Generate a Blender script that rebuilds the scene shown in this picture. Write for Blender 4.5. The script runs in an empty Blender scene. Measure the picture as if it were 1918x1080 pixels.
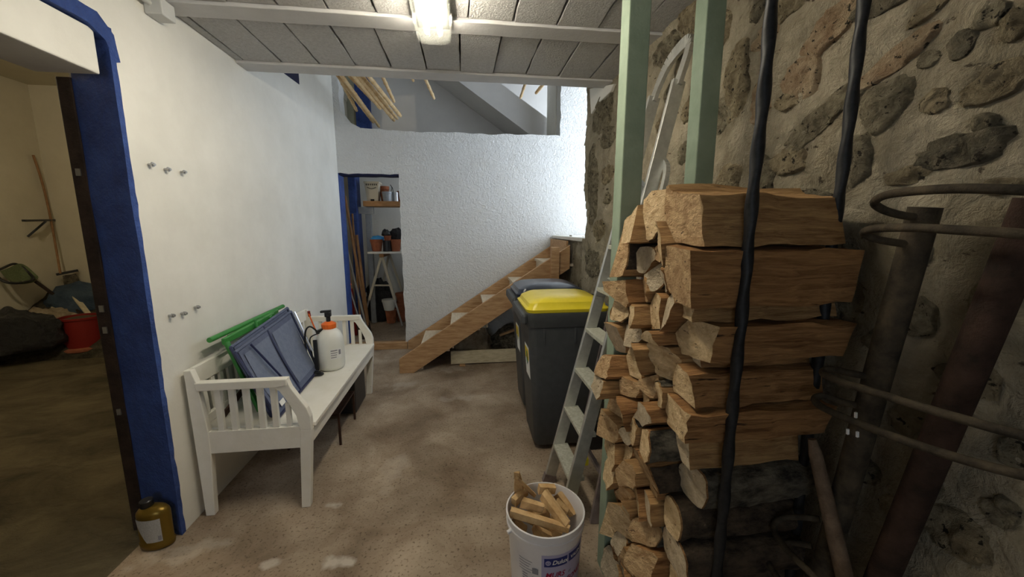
import bpy, math, random
from mathutils import Vector, Matrix, noise
random.seed(7)
RND = random.Random(11)
S = bpy.context.scene
COL = S.collection
# ------------------------------------------------------------------ camera
F_PX = 720.0; CAM_H = 1.5; YAW = math.radians(7.4); PIT = math.radians(9.0)
_fh = Vector((math.sin(YAW), math.cos(YAW), 0))
CR = Vector((math.cos(YAW), -math.sin(YAW), 0))
CF = _fh * math.cos(PIT) + Vector((0, 0, -math.sin(PIT)))
CU = CR.cross(CF)
CC = Vector((0, 0, CAM_H))
cd = bpy.data.cameras.new('camera'); cam = bpy.data.objects.new('camera', cd); COL.objects.link(cam)
cd.sensor_fit = 'HORIZONTAL'; cd.sensor_width = 36; cd.lens = 36 * F_PX / 1918; cd.clip_start = 0.02
m = Matrix((CR, CU, -CF)).transposed().to_4x4(); m.translation = CC
cam.matrix_world = m
S.camera = cam
def P(x, y, ax, v):
    """the point of the place seen at photo position (x, y) that lies on the plane ax = v"""
    r = CF + CR * ((x - 959) / F_PX) + CU * ((540 - y) / F_PX)
    i = 'xyz'.index(ax)
    return CC + r * ((v - CC[i]) / r[i])
# ------------------------------------------------------------------ world, daylight, exposure
W = bpy.data.worlds.new('sky'); S.world = W; W.use_nodes = True
bg = W.node_tree.nodes['Background']; bg.inputs[0].default_value = (0.76, 0.87, 1.0, 1); bg.inputs[1].default_value = 2.5
S.view_settings.view_transform = 'Standard'; S.view_settings.look = 'None'
S.view_settings.gamma = 1.0; S.view_settings.use_curve_mapping = False
S.view_settings.exposure = 0.95
def portal(name, loc, rot, sx, sy):
    l = bpy.data.lights.new(name, 'AREA'); l.shape = 'RECTANGLE'; l.size = sx; l.size_y = sy
    l.cycles.is_portal = True
    o = bpy.data.objects.new(name, l); COL.objects.link(o); o.location = loc; o.rotation_euler = rot
portal('daylight_portal_stair', (1.75, 4.1, 2.45), (0, math.radians(90), 0), 2.1, 1.4)
portal('daylight_portal_window', (-0.80, -1.95, 1.60), (math.radians(90), 0, 0), 0.9, 1.0)
portal('daylight_portal_store', (0.22, 5.75, 1.975), (0, math.radians(90), 0), 0.55, 1.0)
LAMP_W = 50.0      # emission of the fluorescent tubes
NEXT_W = 42.0      # bulb in the neighbouring cellar room

# ------------------------------------------------------------------ materials
def mat(name, c1, c2=None, scale=6.0, rough=0.8, bump=0.0, bscale=40.0, metal=0.0, stretch=(1, 1, 1), detail=6, spec=0.3,
        contrast=(0.35, 0.65), dist=0.02, distort=0.0, coat=0.0, spots=None):
    mt = bpy.data.materials.new(name); mt.use_nodes = True
    nt = mt.node_tree; N = nt.nodes; L = nt.links
    b = N['Principled BSDF']
    b.inputs['Roughness'].default_value = rough; b.inputs['Metallic'].default_value = metal
    b.inputs['Specular IOR Level'].default_value = spec
    b.inputs['Coat Weight'].default_value = coat
    b.inputs['Base Color'].default_value = (*c1, 1)
    if c2 is None and not bump and not spots: return mt
    tc = N.new('ShaderNodeNewGeometry'); mp = N.new('ShaderNodeMapping')
    L.new(tc.outputs['Position'], mp.inputs['Vector']); mp.inputs['Scale'].default_value = stretch
    if c2 is not None:
        n = N.new('ShaderNodeTexNoise'); n.inputs['Scale'].default_value = scale; n.inputs['Detail'].default_value = detail
        n.inputs['Roughness'].default_value = 0.65; n.inputs['Distortion'].default_value = distort
        L.new(mp.outputs[0], n.inputs['Vector'])
        r = N.new('ShaderNodeValToRGB'); r.color_ramp.elements[0].position = contrast[0]; r.color_ramp.elements[1].position = contrast[1]
        r.color_ramp.elements[0].color = (*c1, 1); r.color_ramp.elements[1].color = (*c2, 1)
        L.new(n.outputs['Fac'], r.inputs[0]); L.new(r.outputs[0], b.inputs['Base Color'])
    if spots:      # (colour, scale, threshold, stretch): chips, cracks or pits with a shape of their own
        sc_, ss, th, stv = spots
        mp2 = N.new('ShaderNodeMapping'); mp2.inputs['Scale'].default_value = stv; L.new(tc.outputs['Position'], mp2.inputs['Vector'])
        n3 = N.new('ShaderNodeTexNoise'); n3.inputs['Scale'].default_value = ss; n3.inputs['Detail'].default_value = 5; n3.inputs['Roughness'].default_value = 0.6
        L.new(mp2.outputs[0], n3.inputs['Vector'])
        mr = N.new('ShaderNodeMapRange'); mr.inputs['From Min'].default_value = th; mr.inputs['From Max'].default_value = th + 0.04
        L.new(n3.outputs['Fac'], mr.inputs['Value'])
        mx = N.new('ShaderNodeMix'); mx.data_type = 'RGBA'; L.new(mr.outputs[0], mx.inputs[0])
        if b.inputs['Base Color'].links: L.new(b.inputs['Base Color'].links[0].from_socket, mx.inputs[6])
        else: mx.inputs[6].default_value = (*c1, 1)
        mx.inputs[7].default_value = (*sc_, 1); L.new(mx.outputs[2], b.inputs['Base Color'])
    if bump:
        n2 = N.new('ShaderNodeTexNoise'); n2.inputs['Scale'].default_value = bscale; n2.inputs['Detail'].default_value = 8
        n2.inputs['Roughness'].default_value = 0.65; n2.inputs['Distortion'].default_value = distort
        L.new(mp.outputs[0], n2.inputs['Vector'])
        bp = N.new('ShaderNodeBump'); bp.inputs['Strength'].default_value = bump; bp.inputs['Distance'].default_value = dist
        L.new(n2.outputs['Fac'], bp.inputs['Height']); L.new(bp.outputs[0], b.inputs['Normal'])
    return mt
M = {}
M['plaster'] = mat('white_plaster', (0.74, 0.72, 0.66), (0.82, 0.80, 0.74), 2.2, 0.85, 0.25, 14, dist=0.01)
M['rough'] = mat('roughcast_white', (0.84, 0.83, 0.80), (0.88, 0.875, 0.855), 3, 0.9, 0.8, 30, dist=0.05, distort=1.0)
M['grey_plaster'] = mat('grey_plaster', (0.66, 0.64, 0.62), (0.72, 0.70, 0.68), 2, 0.9)
M['olive_plaster'] = mat('olive_plaster', (0.33, 0.32, 0.24), (0.38, 0.37, 0.29), 3, 0.9)
M['cream'] = mat('cream_plaster', (0.58, 0.53, 0.41), (0.66, 0.61, 0.48), 1.5, 0.9, 0.15, 10)
M['blue'] = mat('blue_paint', (0.022, 0.052, 0.21), (0.042, 0.095, 0.34), 9, 0.55, 0.9, 28, dist=0.02, spec=0.4)
M['navy'] = mat('navy_paint', (0.008, 0.012, 0.05), None, rough=0.7)
M['block'] = mat('cement_block', (0.50, 0.485, 0.465), (0.62, 0.605, 0.585), 60, 0.95, 1.0, 90, dist=0.015, spots=((0.20, 0.19, 0.18), 120, 0.66, (1, 1, 1)))
M['beam'] = mat('painted_beam', (0.52, 0.51, 0.50), (0.58, 0.57, 0.56), 5, 0.8, 0.15, 30)
M['dark'] = mat('dark_gap', (0.015, 0.014, 0.013), None)
M['mortar'] = mat('lime_mortar', (0.25, 0.205, 0.13), (0.56, 0.49, 0.36), 5, 0.95, 1.0, 17, dist=0.08, distort=0.35, contrast=(0.28, 0.66), detail=10, spots=((0.09, 0.07, 0.045), 16, 0.66, (1, 1, 1.6)))
M['stone_tan'] = mat('stone_tan', (0.20, 0.155, 0.09), (0.50, 0.41, 0.26), 18, 0.95, 1.0, 45, dist=0.07, distort=0.4, spots=((0.05, 0.04, 0.026), 48, 0.60, (1, 1, 1)))
M['stone_grey'] = mat('stone_grey', (0.15, 0.125, 0.08), (0.43, 0.37, 0.25), 20, 0.95, 1.0, 50, dist=0.07, distort=0.4, spots=((0.05, 0.04, 0.026), 48, 0.60, (1, 1, 1)))
M['stone_pink'] = mat('stone_pink', (0.33, 0.22, 0.13), (0.55, 0.43, 0.28), 14, 0.95, 0.9, 40, dist=0.07, spots=((0.05, 0.04, 0.026), 48, 0.60, (1, 1, 1)))
M['stone_dark'] = mat('stone_dark', (0.09, 0.078, 0.053), (0.31, 0.265, 0.18), 22, 0.95, 1.0, 50, dist=0.07, spots=((0.05, 0.04, 0.026), 48, 0.60, (1, 1, 1)))
M['dirt'] = mat('dirt_floor', (0.055, 0.045, 0.024), (0.16, 0.13, 0.075), 1.7, 0.95, 0.9, 14, stretch=(0.8, 1.4, 1), detail=10, distort=0.8, dist=0.04)
M['heap'] = mat('heap_soil', (0.012, 0.011, 0.008), (0.10, 0.085, 0.055), 9, 0.95, 1.0, 25, dist=0.05)
M['white_wood'] = mat('white_painted_wood', (0.80, 0.77, 0.68), (0.86, 0.83, 0.76), 7, 0.5, 0.1, 25, spec=0.4, spots=((0.16, 0.12, 0.08), 22, 0.735, (1, 1, 1)))
M['green'] = mat('green_enamel', (0.03, 0.20, 0.035), (0.05, 0.27, 0.05), 8, 0.4, spec=0.5)
M['mesh_blue'] = mat('blue_grey_textile', (0.145, 0.175, 0.26), (0.185, 0.215, 0.30), 30, 0.75, 0.2, 300, dist=0.002)
M['mesh_edge'] = mat('dark_blue_hem', (0.10, 0.12, 0.195), (0.125, 0.145, 0.22), 30, 0.8)
M['navy_metal'] = mat('navy_metal', (0.015, 0.02, 0.07), None, rough=0.35, spec=0.5)
M['steel_bright'] = mat('bright_steel', (0.7, 0.7, 0.72), None, rough=0.3, metal=1.0)
M['alu'] = mat('aluminium', (0.50, 0.50, 0.47), (0.62, 0.62, 0.58), 25, 0.42, metal=0.75)
M['alu_tread'] = mat('aluminium_tread', (0.45, 0.45, 0.36), (0.66, 0.66, 0.58), 70, 0.5, 0.5, 150, metal=0.5, dist=0.003)
M['alu_dull'] = mat('dull_aluminium', (0.20, 0.16, 0.16), (0.34, 0.29, 0.28), 12, 0.5, metal=0.5)
M['poly_white'] = mat('milky_plastic', (0.78, 0.78, 0.72), (0.82, 0.82, 0.76), 5, 0.35, spec=0.5)
M['orange'] = mat('orange_plastic', (0.85, 0.16, 0.02), None, rough=0.4, spec=0.5)
M['black'] = mat('black_plastic', (0.012, 0.012, 0.013), None, rough=0.4, spec=0.5)
M['black_rubber'] = mat('black_wrap', (0.008, 0.008, 0.009), (0.02, 0.02, 0.021), 60, 0.5, spec=0.25)
M['bin'] = mat('bin_plastic', (0.046, 0.050, 0.054), (0.060, 0.064, 0.068), 20, 0.5, 0.15, 250, dist=0.002, spec=0.45)
M['lid_blue'] = mat('lid_dark_blue', (0.028, 0.036, 0.062), None, rough=0.28, spec=0.6)
M['lid_yellow'] = mat('lid_yellow', (0.72, 0.58, 0.02), (0.78, 0.64, 0.04), 12, 0.35, spec=0.5)
M['paper'] = mat('sticker_white', (0.82, 0.82, 0.80), None, rough=0.6)
M['label_green'] = mat('print_green', (0.05, 0.25, 0.08), None, rough=0.6)
M['label_yellow'] = mat('print_yellow', (0.75, 0.55, 0.05), None, rough=0.6)
M['label_blue'] = mat('print_blue', (0.02, 0.03, 0.16), None, rough=0.5)
M['label_red'] = mat('print_red', (0.35, 0.01, 0.05), None, rough=0.5)
M['label_violet'] = mat('print_violet', (0.42, 0.40, 0.56), None, rough=0.5)
M['label_grey'] = mat('print_grey', (0.25, 0.25, 0.28), None, rough=0.5)
M['pine'] = mat('pine_board', (0.36, 0.19, 0.085), (0.56, 0.36, 0.19), 3.5, 0.7, 0.15, 30, stretch=(2, 14, 14), distort=0.4)
M['pine_pale'] = mat('pale_pine_tread', (0.58, 0.47, 0.33), (0.70, 0.60, 0.46), 4, 0.7, 0.1, 30, stretch=(12, 2, 12))
M['pine_shelf'] = mat('shelf_board', (0.33, 0.16, 0.06), (0.46, 0.25, 0.11), 5, 0.7, stretch=(2, 12, 12))
M['plank_white'] = mat('whitewashed_plank', (0.50, 0.43, 0.28), (0.68, 0.60, 0.43), 6, 0.8, 0.2, 40, stretch=(2, 8, 8))
M['green_post'] = mat('sage_paint', (0.20, 0.255, 0.185), (0.25, 0.31, 0.23), 8, 0.6, 0.25, 60, dist=0.006)
M['wood_side'] = mat('split_wood_side', (0.19, 0.080, 0.025), (0.58, 0.31, 0.12), 3.2, 0.8, 0.8, 9, stretch=(1.8, 22, 22), distort=0.8, contrast=(0.3, 0.68), dist=0.02, spots=((0.045, 0.020, 0.008), 2.6, 0.655, (1.4, 22, 22)))
M['wood_side_b'] = mat('split_wood_side_pale', (0.27, 0.13, 0.045), (0.66, 0.40, 0.17), 3.2, 0.8, 0.8, 9, stretch=(1.8, 22, 22), distort=0.8, contrast=(0.3, 0.68), dist=0.02, spots=((0.045, 0.020, 0.008), 2.6, 0.655, (1.4, 22, 22)))
M['wood_end'] = mat('cut_end_pale', (0.44, 0.29, 0.145), (0.74, 0.56, 0.33), 22, 0.85, 0.7, 60, stretch=(0.4, 1, 1.6), dist=0.03, distort=0.5, spots=((0.12, 0.07, 0.035), 30, 0.64, (1, 1, 2.2)))
M['wood_end_b'] = mat('cut_end_tan', (0.36, 0.21, 0.095), (0.64, 0.44, 0.235), 20, 0.85, 0.8, 50, stretch=(0.4, 1, 1.6), dist=0.03, distort=0.6, spots=((0.12, 0.07, 0.035), 30, 0.64, (1, 1, 2.2)))
M['wood_end_c'] = mat('cut_end_grey', (0.40, 0.31, 0.20), (0.60, 0.49, 0.34), 24, 0.85, 0.7, 60, dist=0.03, distort=0.5, spots=((0.12, 0.07, 0.035), 30, 0.64, (1, 1, 2.2)))
M['bark'] = mat('bark', (0.022, 0.015, 0.010), (0.115, 0.08, 0.05), 26, 0.95, 1.0, 38, dist=0.03, stretch=(0.6, 1, 1))
M['bark_grey'] = mat('lichen_bark', (0.03, 0.025, 0.018), (0.20, 0.17, 0.12), 30, 0.95, 1.0, 38, dist=0.03, stretch=(0.6, 1, 1))
M['kindling'] = mat('kindling_wood', (0.48, 0.29, 0.12), (0.68, 0.47, 0.24), 14, 0.8, 0.4, 40, distort=0.4)
M['bucket'] = mat('bucket_plastic', (0.66, 0.64, 0.64), (0.72, 0.70, 0.70), 8, 0.45, spec=0.45)
M['gold'] = mat('gold_plastic', (0.20, 0.125, 0.02), None, rough=0.3, metal=0.55)
M['rust'] = mat('rusty_iron', (0.028, 0.022, 0.015), (0.095, 0.072, 0.045), 22, 0.8, 0.6, 70, metal=0.2, dist=0.006)
M['rust_red'] = mat('red_rust_iron', (0.022, 0.013, 0.009), (0.065, 0.036, 0.025), 18, 0.85, 0.7, 60, metal=0.2, dist=0.008)
M['rust_tan'] = mat('tan_rust_stick', (0.085, 0.055, 0.033), (0.19, 0.13, 0.085), 20, 0.85, 0.5, 60, dist=0.006)
M['frame_dark'] = mat('dark_door_steel', (0.016, 0.009, 0.006), (0.045, 0.026, 0.018), 14, 0.6, 0.4, 50)
M['bamboo'] = mat('bamboo', (0.58, 0.38, 0.18), (0.74, 0.56, 0.32), 14, 0.6)
M['terracotta'] = mat('terracotta', (0.24, 0.075, 0.035), (0.36, 0.13, 0.065), 14, 0.85)
M['beige_metal'] = mat('cream_metal', (0.56, 0.50, 0.38), None, rough=0.5)
M['chrome'] = mat('dull_chrome', (0.45, 0.45, 0.45), None, rough=0.35, metal=0.9)
M['handle_wood'] = mat('handle_wood', (0.24, 0.12, 0.05), (0.36, 0.20, 0.09), 12, 0.6, stretch=(3, 3, 1))
M['handle_grey'] = mat('handle_grey', (0.30, 0.29, 0.27), None, rough=0.5)
M['red'] = mat('red_plastic', (0.22, 0.018, 0.014), None, rough=0.45)
M['sky_blue'] = mat('bright_blue_plastic', (0.05, 0.30, 0.65), None, rough=0.5)
M['tarp'] = mat('blue_tarp', (0.03, 0.05, 0.08), (0.055, 0.085, 0.12), 6, 0.6, 0.6, 12, dist=0.04)
M['sack'] = mat('pale_sack', (0.26, 0.20, 0.13), (0.46, 0.38, 0.27), 12, 0.6, 0.9, 16, dist=0.05)
M['bag_black'] = mat('black_bag', (0.008, 0.008, 0.009), (0.02, 0.02, 0.022), 20, 0.35, 0.9, 22, dist=0.05, spec=0.6)
M['brown_metal'] = mat('brown_metal', (0.035, 0.016, 0.010), (0.06, 0.028, 0.018), 20, 0.55)
M['net'] = mat('green_net', (0.10, 0.13, 0.06), (0.15, 0.18, 0.09), 60, 0.8)
M['grey_metal'] = mat('grey_metal', (0.28, 0.30, 0.32), (0.36, 0.38, 0.40), 15, 0.5, metal=0.3)
M['lamp_tray'] = mat('grey_lamp_tray', (0.03, 0.031, 0.027), None, rough=0.5)
M['conduit'] = mat('white_conduit', (0.60, 0.60, 0.58), None, rough=0.5)
def floor_mat():
    mt = mat('concrete_floor', (0.23, 0.165, 0.112), (0.45, 0.37, 0.285), 2.6, 0.9, 0.4, 30, dist=0.01, distort=0.5, contrast=(0.28, 0.66))
    nt = mt.node_tree; N = nt.nodes; L = nt.links
    b = N['Principled BSDF']; src = b.inputs['Base Color'].links[0].from_socket
    geo = N.new('ShaderNodeNewGeometry')
    # fine dark specks and crumbs
    n = N.new('ShaderNodeTexNoise'); n.inputs['Scale'].default_value = 75; n.inputs['Detail'].default_value = 4
    L.new(geo.outputs['Position'], n.inputs['Vector'])
    r = N.new('ShaderNodeValToRGB'); r.color_ramp.elements[0].position = 0.30; r.color_ramp.elements[1].position = 0.44
    r.color_ramp.elements[0].color = (0.45, 0.42, 0.38, 1); r.color_ramp.elements[1].color = (1, 1, 1, 1)
    L.new(n.outputs['Fac'], r.inputs[0])
    mx = N.new('ShaderNodeMix'); mx.data_type = 'RGBA'; mx.blend_type = 'MULTIPLY'; mx.inputs[0].default_value = 1
    L.new(src, mx.inputs[6]); L.new(r.outputs[0], mx.inputs[7]); cur = mx.outputs[2]
    nb = N.new('ShaderNodeTexNoise'); nb.inputs['Scale'].default_value = 1.3; nb.inputs['Detail'].default_value = 8; nb.inputs['Distortion'].default_value = 1.0
    L.new(geo.outputs['Position'], nb.inputs['Vector'])
    rb_ = N.new('ShaderNodeValToRGB'); rb_.color_ramp.elements[0].position = 0.36; rb_.color_ramp.elements[1].position = 0.62
    rb_.color_ramp.elements[0].color = (0.66, 0.62, 0.58, 1); rb_.color_ramp.elements[1].color = (1.08, 1.06, 1.04, 1)
    L.new(nb.outputs['Fac'], rb_.inputs[0])
    mxb = N.new('ShaderNodeMix'); mxb.data_type = 'RGBA'; mxb.blend_type = 'MULTIPLY'; mxb.inputs[0].default_value = 1
    L.new(cur, mxb.inputs[6]); L.new(rb_.outputs[0], mxb.inputs[7]); cur = mxb.outputs[2]
    # worn whitish paint splashes with ragged edges
    wob = N.new('ShaderNodeTexNoise'); wob.inputs['Scale'].default_value = 9; wob.inputs['Detail'].default_value = 6
    L.new(geo.outputs['Position'], wob.inputs['Vector'])
    for (x, y, rx, ry, s) in SPLASH:
        sub = N.new('ShaderNodeVectorMath'); sub.operation = 'SUBTRACT'; sub.inputs[1].default_value = (x, y, 0)
        L.new(geo.outputs['Position'], sub.inputs[0])
        sc = N.new('ShaderNodeVectorMath'); sc.operation = 'MULTIPLY'; sc.inputs[1].default_value = (1 / rx, 1 / ry, 0)
        L.new(sub.outputs[0], sc.inputs[0])
        ln = N.new('ShaderNodeVectorMath'); ln.operation = 'LENGTH'; L.new(sc.outputs[0], ln.inputs[0])
        ad = N.new('ShaderNodeMath'); ad.operation = 'MULTIPLY_ADD'; ad.inputs[1].default_value = 2.6
        L.new(wob.outputs['Fac'], ad.inputs[0]); L.new(ln.outputs['Value'], ad.inputs[2])
        rr = N.new('ShaderNodeValToRGB'); rr.color_ramp.elements[0].position = 0.0; rr.color_ramp.elements[1].position = 1.0
        mr = N.new('ShaderNodeMapRange'); mr.inputs['From Min'].default_value = 2.05; mr.inputs['From Max'].default_value = 1.6
        mr.inputs['To Min'].default_value = 0; mr.inputs['To Max'].default_value = s
        L.new(ad.outputs[0], mr.inputs['Value'])
        m2 = N.new('ShaderNodeMix'); m2.data_type = 'RGBA'; L.new(mr.outputs[0], m2.inputs[0]); L.new(cur, m2.inputs[6])
        m2.inputs[7].default_value = (0.60, 0.54, 0.47, 1); cur = m2.outputs[2]
    L.new(cur, b.inputs['Base Color'])
    return mt
SPLASH = []
for (px, py, rx, ry, s) in [(622, 1052, 0.11, 0.06, 0.8), (625, 945, 0.07, 0.05, 0.8), (505, 1055, 0.08, 0.05, 0.6), (830, 690, 0.35, 0.16, 0.3),
                            (760, 720, 0.3, 0.12, 0.25), (870, 745, 0.3, 0.1, 0.25), (330, 1035, 0.28, 0.12, 0.3), (740, 880, 0.12, 0.3, 0.18)]:
    q = P(px, py, 'z', 0); SPLASH.append((q.x, q.y, rx, ry, s))
M['floor'] = floor_mat()
def emit(name, col, st):
    mt = bpy.data.materials.new(name); mt.use_nodes = True; nt = mt.node_tree
    b = nt.nodes['Principled BSDF']; b.inputs['Emission Color'].default_value = (*col, 1); b.inputs['Emission Strength'].default_value = st
    b.inputs['Base Color'].default_value = (0.9, 0.9, 0.9, 1)
    return mt
M['tube'] = emit('fluorescent_tube', (1.0, 0.92, 0.75), LAMP_W)
M['bulb'] = emit('bulb_glow', (1.0, 0.86, 0.62), NEXT_W * 10)
def diffuser_mat():
    mt = bpy.data.materials.new('prismatic_diffuser'); mt.use_nodes = True; nt = mt.node_tree; N = nt.nodes; L = nt.links
    b = N['Principled BSDF']; b.inputs['Base Color'].default_value = (0.9, 0.92, 0.85, 1); b.inputs['Roughness'].default_value = 0.15
    t = N.new('ShaderNodeBsdfTransparent'); mx = N.new('ShaderNodeMixShader')
    tl = N.new('ShaderNodeBsdfTranslucent'); tl.inputs[0].default_value = (0.9, 0.92, 0.85, 1)
    m0 = N.new('ShaderNodeMixShader'); m0.inputs[0].default_value = 0.6
    L.new(b.outputs[0], m0.inputs[1]); L.new(tl.outputs[0], m0.inputs[2])
    mx.inputs[0].default_value = 0.045; L.new(t.outputs[0], mx.inputs[1]); L.new(m0.outputs[0], mx.inputs[2])
    L.new(mx.outputs[0], N['Material Output'].inputs[0])
    return mt
M['diffuser'] = diffuser_mat()

# ------------------------------------------------------------------ mesh helpers
class MB:
    def __init__(s): s.v = []; s.f = []; s.m = []
    def add(s, vs, fs, mi=0):
        o = len(s.v); s.v += [tuple(p) for p in vs]
        for f in fs: s.f.append(tuple(i + o for i in f)); s.m.append(mi)
        return s
    def box(s, x0, x1, y0, y1, z0, z1, mi=0):
        return s.add([(x0, y0, z0), (x1, y0, z0), (x1, y1, z0), (x0, y1, z0), (x0, y0, z1), (x1, y0, z1), (x1, y1, z1), (x0, y1, z1)],
                     [(3, 2, 1, 0), (4, 5, 6, 7), (0, 1, 5, 4), (1, 2, 6, 5), (2, 3, 7, 6), (3, 0, 4, 7)], mi)
    def bar(s, A, B, w, h, up=(0, 0, 1), mi=0, w2=None, h2=None):
        A = Vector(A); B = Vector(B); d = (B - A).normalized(); u = Vector(up); sd = d.cross(u).normalized(); u = sd.cross(d).normalized()
        w2 = w if w2 is None else w2; h2 = h if h2 is None else h2; vs = []
        for p, a, b in ((A, w, h), (B, w2, h2)):
            for i, j in ((-1, -1), (1, -1), (1, 1), (-1, 1)): vs.append(p + sd * (i * a / 2) + u * (j * b / 2))
        return s.add(vs, [(3, 2, 1, 0), (4, 5, 6, 7), (0, 1, 5, 4), (1, 2, 6, 5), (2, 3, 7, 6), (3, 0, 4, 7)], mi)
    def tube(s, pts, r, n=8, mi=0, cap=True):
        pts = [Vector(p) for p in pts]; k = len(pts); rs = r if isinstance(r, (list, tuple)) else [r] * k
        vs = []; ref = None
        for i, p in enumerate(pts):
            d = (pts[min(i + 1, k - 1)] - pts[max(i - 1, 0)]).normalized()
            if ref is None: ref = d.orthogonal().normalized()
            u = (ref - d * ref.dot(d)); u = u.normalized() if u.length > 1e-6 else d.orthogonal().normalized(); ref = u
            w = d.cross(u)
            for j in range(n):
                a = 2 * math.pi * j / n; vs.append(p + (u * math.cos(a) + w * math.sin(a)) * rs[i])
        fs = [(i * n + j, i * n + (j + 1) % n, (i + 1) * n + (j + 1) % n, (i + 1) * n + j) for i in range(k - 1) for j in range(n)]
        if cap: fs += [tuple(range(n - 1, -1, -1)), tuple((k - 1) * n + j for j in range(n))]
        return s.add(vs, fs, mi)
    def lathe(s, prof, c=(0, 0, 0), n=24, mi=0, sq=None):
        vs = []
        for r, z in prof:
            for j in range(n):
                a = 2 * math.pi * j / n; vs.append((c[0] + r * math.cos(a), c[1] + r * math.sin(a), c[2] + z))
        k = len(prof)
        fs = [(i * n + j, i * n + (j + 1) % n, (i + 1) * n + (j + 1) % n, (i + 1) * n + j) for i in range(k - 1) for j in range(n)]
        if prof[0][0] > 1e-5: fs.append(tuple(range(n - 1, -1, -1)))
        if prof[-1][0] > 1e-5: fs.append(tuple((k - 1) * n + j for j in range(n)))
        return s.add(vs, fs, mi)
    def prism(s, poly, ax, a, b, mi=0):
        """poly: 2d outline in the two other axes, extruded along ax from a to b"""
        k = len(poly); vs = []
        for t in (a, b):
            for (p, q) in poly:
                vs.append({'x': (t, p, q), 'y': (p, t, q), 'z': (p, q, t)}[ax])
        fs = [tuple(range(k - 1, -1, -1)), tuple(range(k, 2 * k))] + [(i, (i + 1) % k, k + (i + 1) % k, k + i) for i in range(k)]
        return s.add(vs, fs, mi)
    def grid(s, pts, nu, nv, mi=0):
        return s.add(pts, [(i * nv + j, i * nv + j + 1, (i + 1) * nv + j + 1, (i + 1) * nv + j) for i in range(nu - 1) for j in range(nv - 1)], mi)
    def build(s, name, mats, parent=None, smooth=None, bevel=0.0, org=None):
        if not isinstance(mats, (list, tuple)): mats = [mats]
        if parent is None:
            xs, ys, zs = zip(*s.v)
            o0 = Vector(org) if org is not None else Vector(((min(xs) + max(xs)) / 2, (min(ys) + max(ys)) / 2, min(zs)))
        else: o0 = base_of(parent)
        me = bpy.data.meshes.new(name); me.from_pydata([(v[0] - o0.x, v[1] - o0.y, v[2] - o0.z) for v in s.v], [], s.f)
        for mm in mats: me.materials.append(M[mm] if isinstance(mm, str) else mm)
        me.polygons.foreach_set('material_index', s.m); 
        import bmesh
        bm = bmesh.new(); bm.from_mesh(me); bmesh.ops.recalc_face_normals(bm, faces=bm.faces); bm.to_mesh(me); bm.free()
        if smooth is not None:
            me.polygons.foreach_set('use_smooth', [True] * len(me.polygons)); me.set_sharp_from_angle(angle=math.radians(smooth))
        me.update()
        ob = bpy.data.objects.new(name, me); COL.objects.link(ob)
        if parent is None: ob.location = o0; BASE[ob.name] = o0
        else: ob.parent = parent; BASE[ob.name] = o0
        if bevel:
            bv = ob.modifiers.new('bevel', 'BEVEL'); bv.width = bevel; bv.segments = 2; bv.limit_method = 'ANGLE'; bv.angle_limit = math.radians(40)
        return ob
BASE = {}
def base_of(o): return BASE[o.name]
def thing(name, label, cat, loc, group=None):
    o = bpy.data.objects.new(name, None); COL.objects.link(o); o.location = loc; o.empty_display_size = 0.05
    BASE[o.name] = Vector(loc); return tag(o, label, cat, group)
def tag(o, label, cat, group=None):
    o['label'] = label; o['category'] = cat
    if group: o['group'] = group
    return o
def struct(o): o['kind'] = 'structure'; return o
def nz(x, y, z, s=1.0): return noise.noise(Vector((x * s, y * s, z * s)))
def rough_line(pts, step=0.06, amp=0.008, seed=0.0):
    out = []
    for i, (a, b) in enumerate(pts):
        c, d = pts[(i + 1) % len(pts)]
        L = math.hypot(c - a, d - b); k = max(1, int(L / step))
        for j in range(k):
            t = j / k; q = amp if 0 < j else amp * 0.4
            p = (a + (c - a) * t, b + (d - b) * t)
            out.append((p[0] + q * nz(p[0] * 9, p[1] * 9, seed), p[1] + q * nz(p[0] * 9, p[1] * 9, seed + 5)))
    return out
def spline(pts, k=6):
    pts = [Vector(p) for p in pts]; out = []
    for i in range(len(pts) - 1):
        p0 = pts[max(i - 1, 0)]; p1 = pts[i]; p2 = pts[i + 1]; p3 = pts[min(i + 2, len(pts) - 1)]
        for j in range(k):
            t = j / k
            out.append(0.5 * ((2 * p1) + (p2 - p0) * t + (2 * p0 - 5 * p1 + 4 * p2 - p3) * t * t + (3 * p1 - p0 - 3 * p2 + p3) * t ** 3))
    out.append(pts[-1]); return out
def blob(name, c, rx, ry, rz, mt, amp=0.25, fr=3.0, seed=0, nu=18, nv=28, parent=None, flat=True):
    """a lumpy closed body that sits flat on its base"""
    vs = []; mb = MB()
    for i in range(nu + 1):
        th = math.pi * i / nu
        for j in range(nv):
            ph = 2 * math.pi * j / nv
            d = Vector((math.sin(th) * math.cos(ph), math.sin(th) * math.sin(ph), math.cos(th)))
            k = 1 + amp * noise.noise(d * fr + Vector((seed, 0, 0))) + amp * 0.5 * noise.noise(d * fr * 2.7 + Vector((seed, 9, 0)))
            z = d.z * k * rz
            if flat: z = max(z, -0.55 * rz)
            vs.append((c[0] + d.x * k * rx, c[1] + d.y * k * ry, c[2] + z + (0.55 * rz if flat else 0)))
    fs = [(i * nv + j, i * nv + (j + 1) % nv, (i + 1) * nv + (j + 1) % nv, (i + 1) * nv + j) for i in range(nu) for j in range(nv)]
    mb.add(vs, fs); return mb.build(name, mt, parent, smooth=60)
ORD = ['zeroth', 'first', 'second', 'third', 'fourth', 'fifth', 'sixth', 'seventh', 'eighth', 'ninth', 'tenth', 'eleventh', 'twelfth', 'thirteenth',
       'fourteenth', 'fifteenth', 'sixteenth', 'seventeenth', 'eighteenth', 'nineteenth', 'twentieth', 'twenty-first', 'twenty-second']

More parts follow.
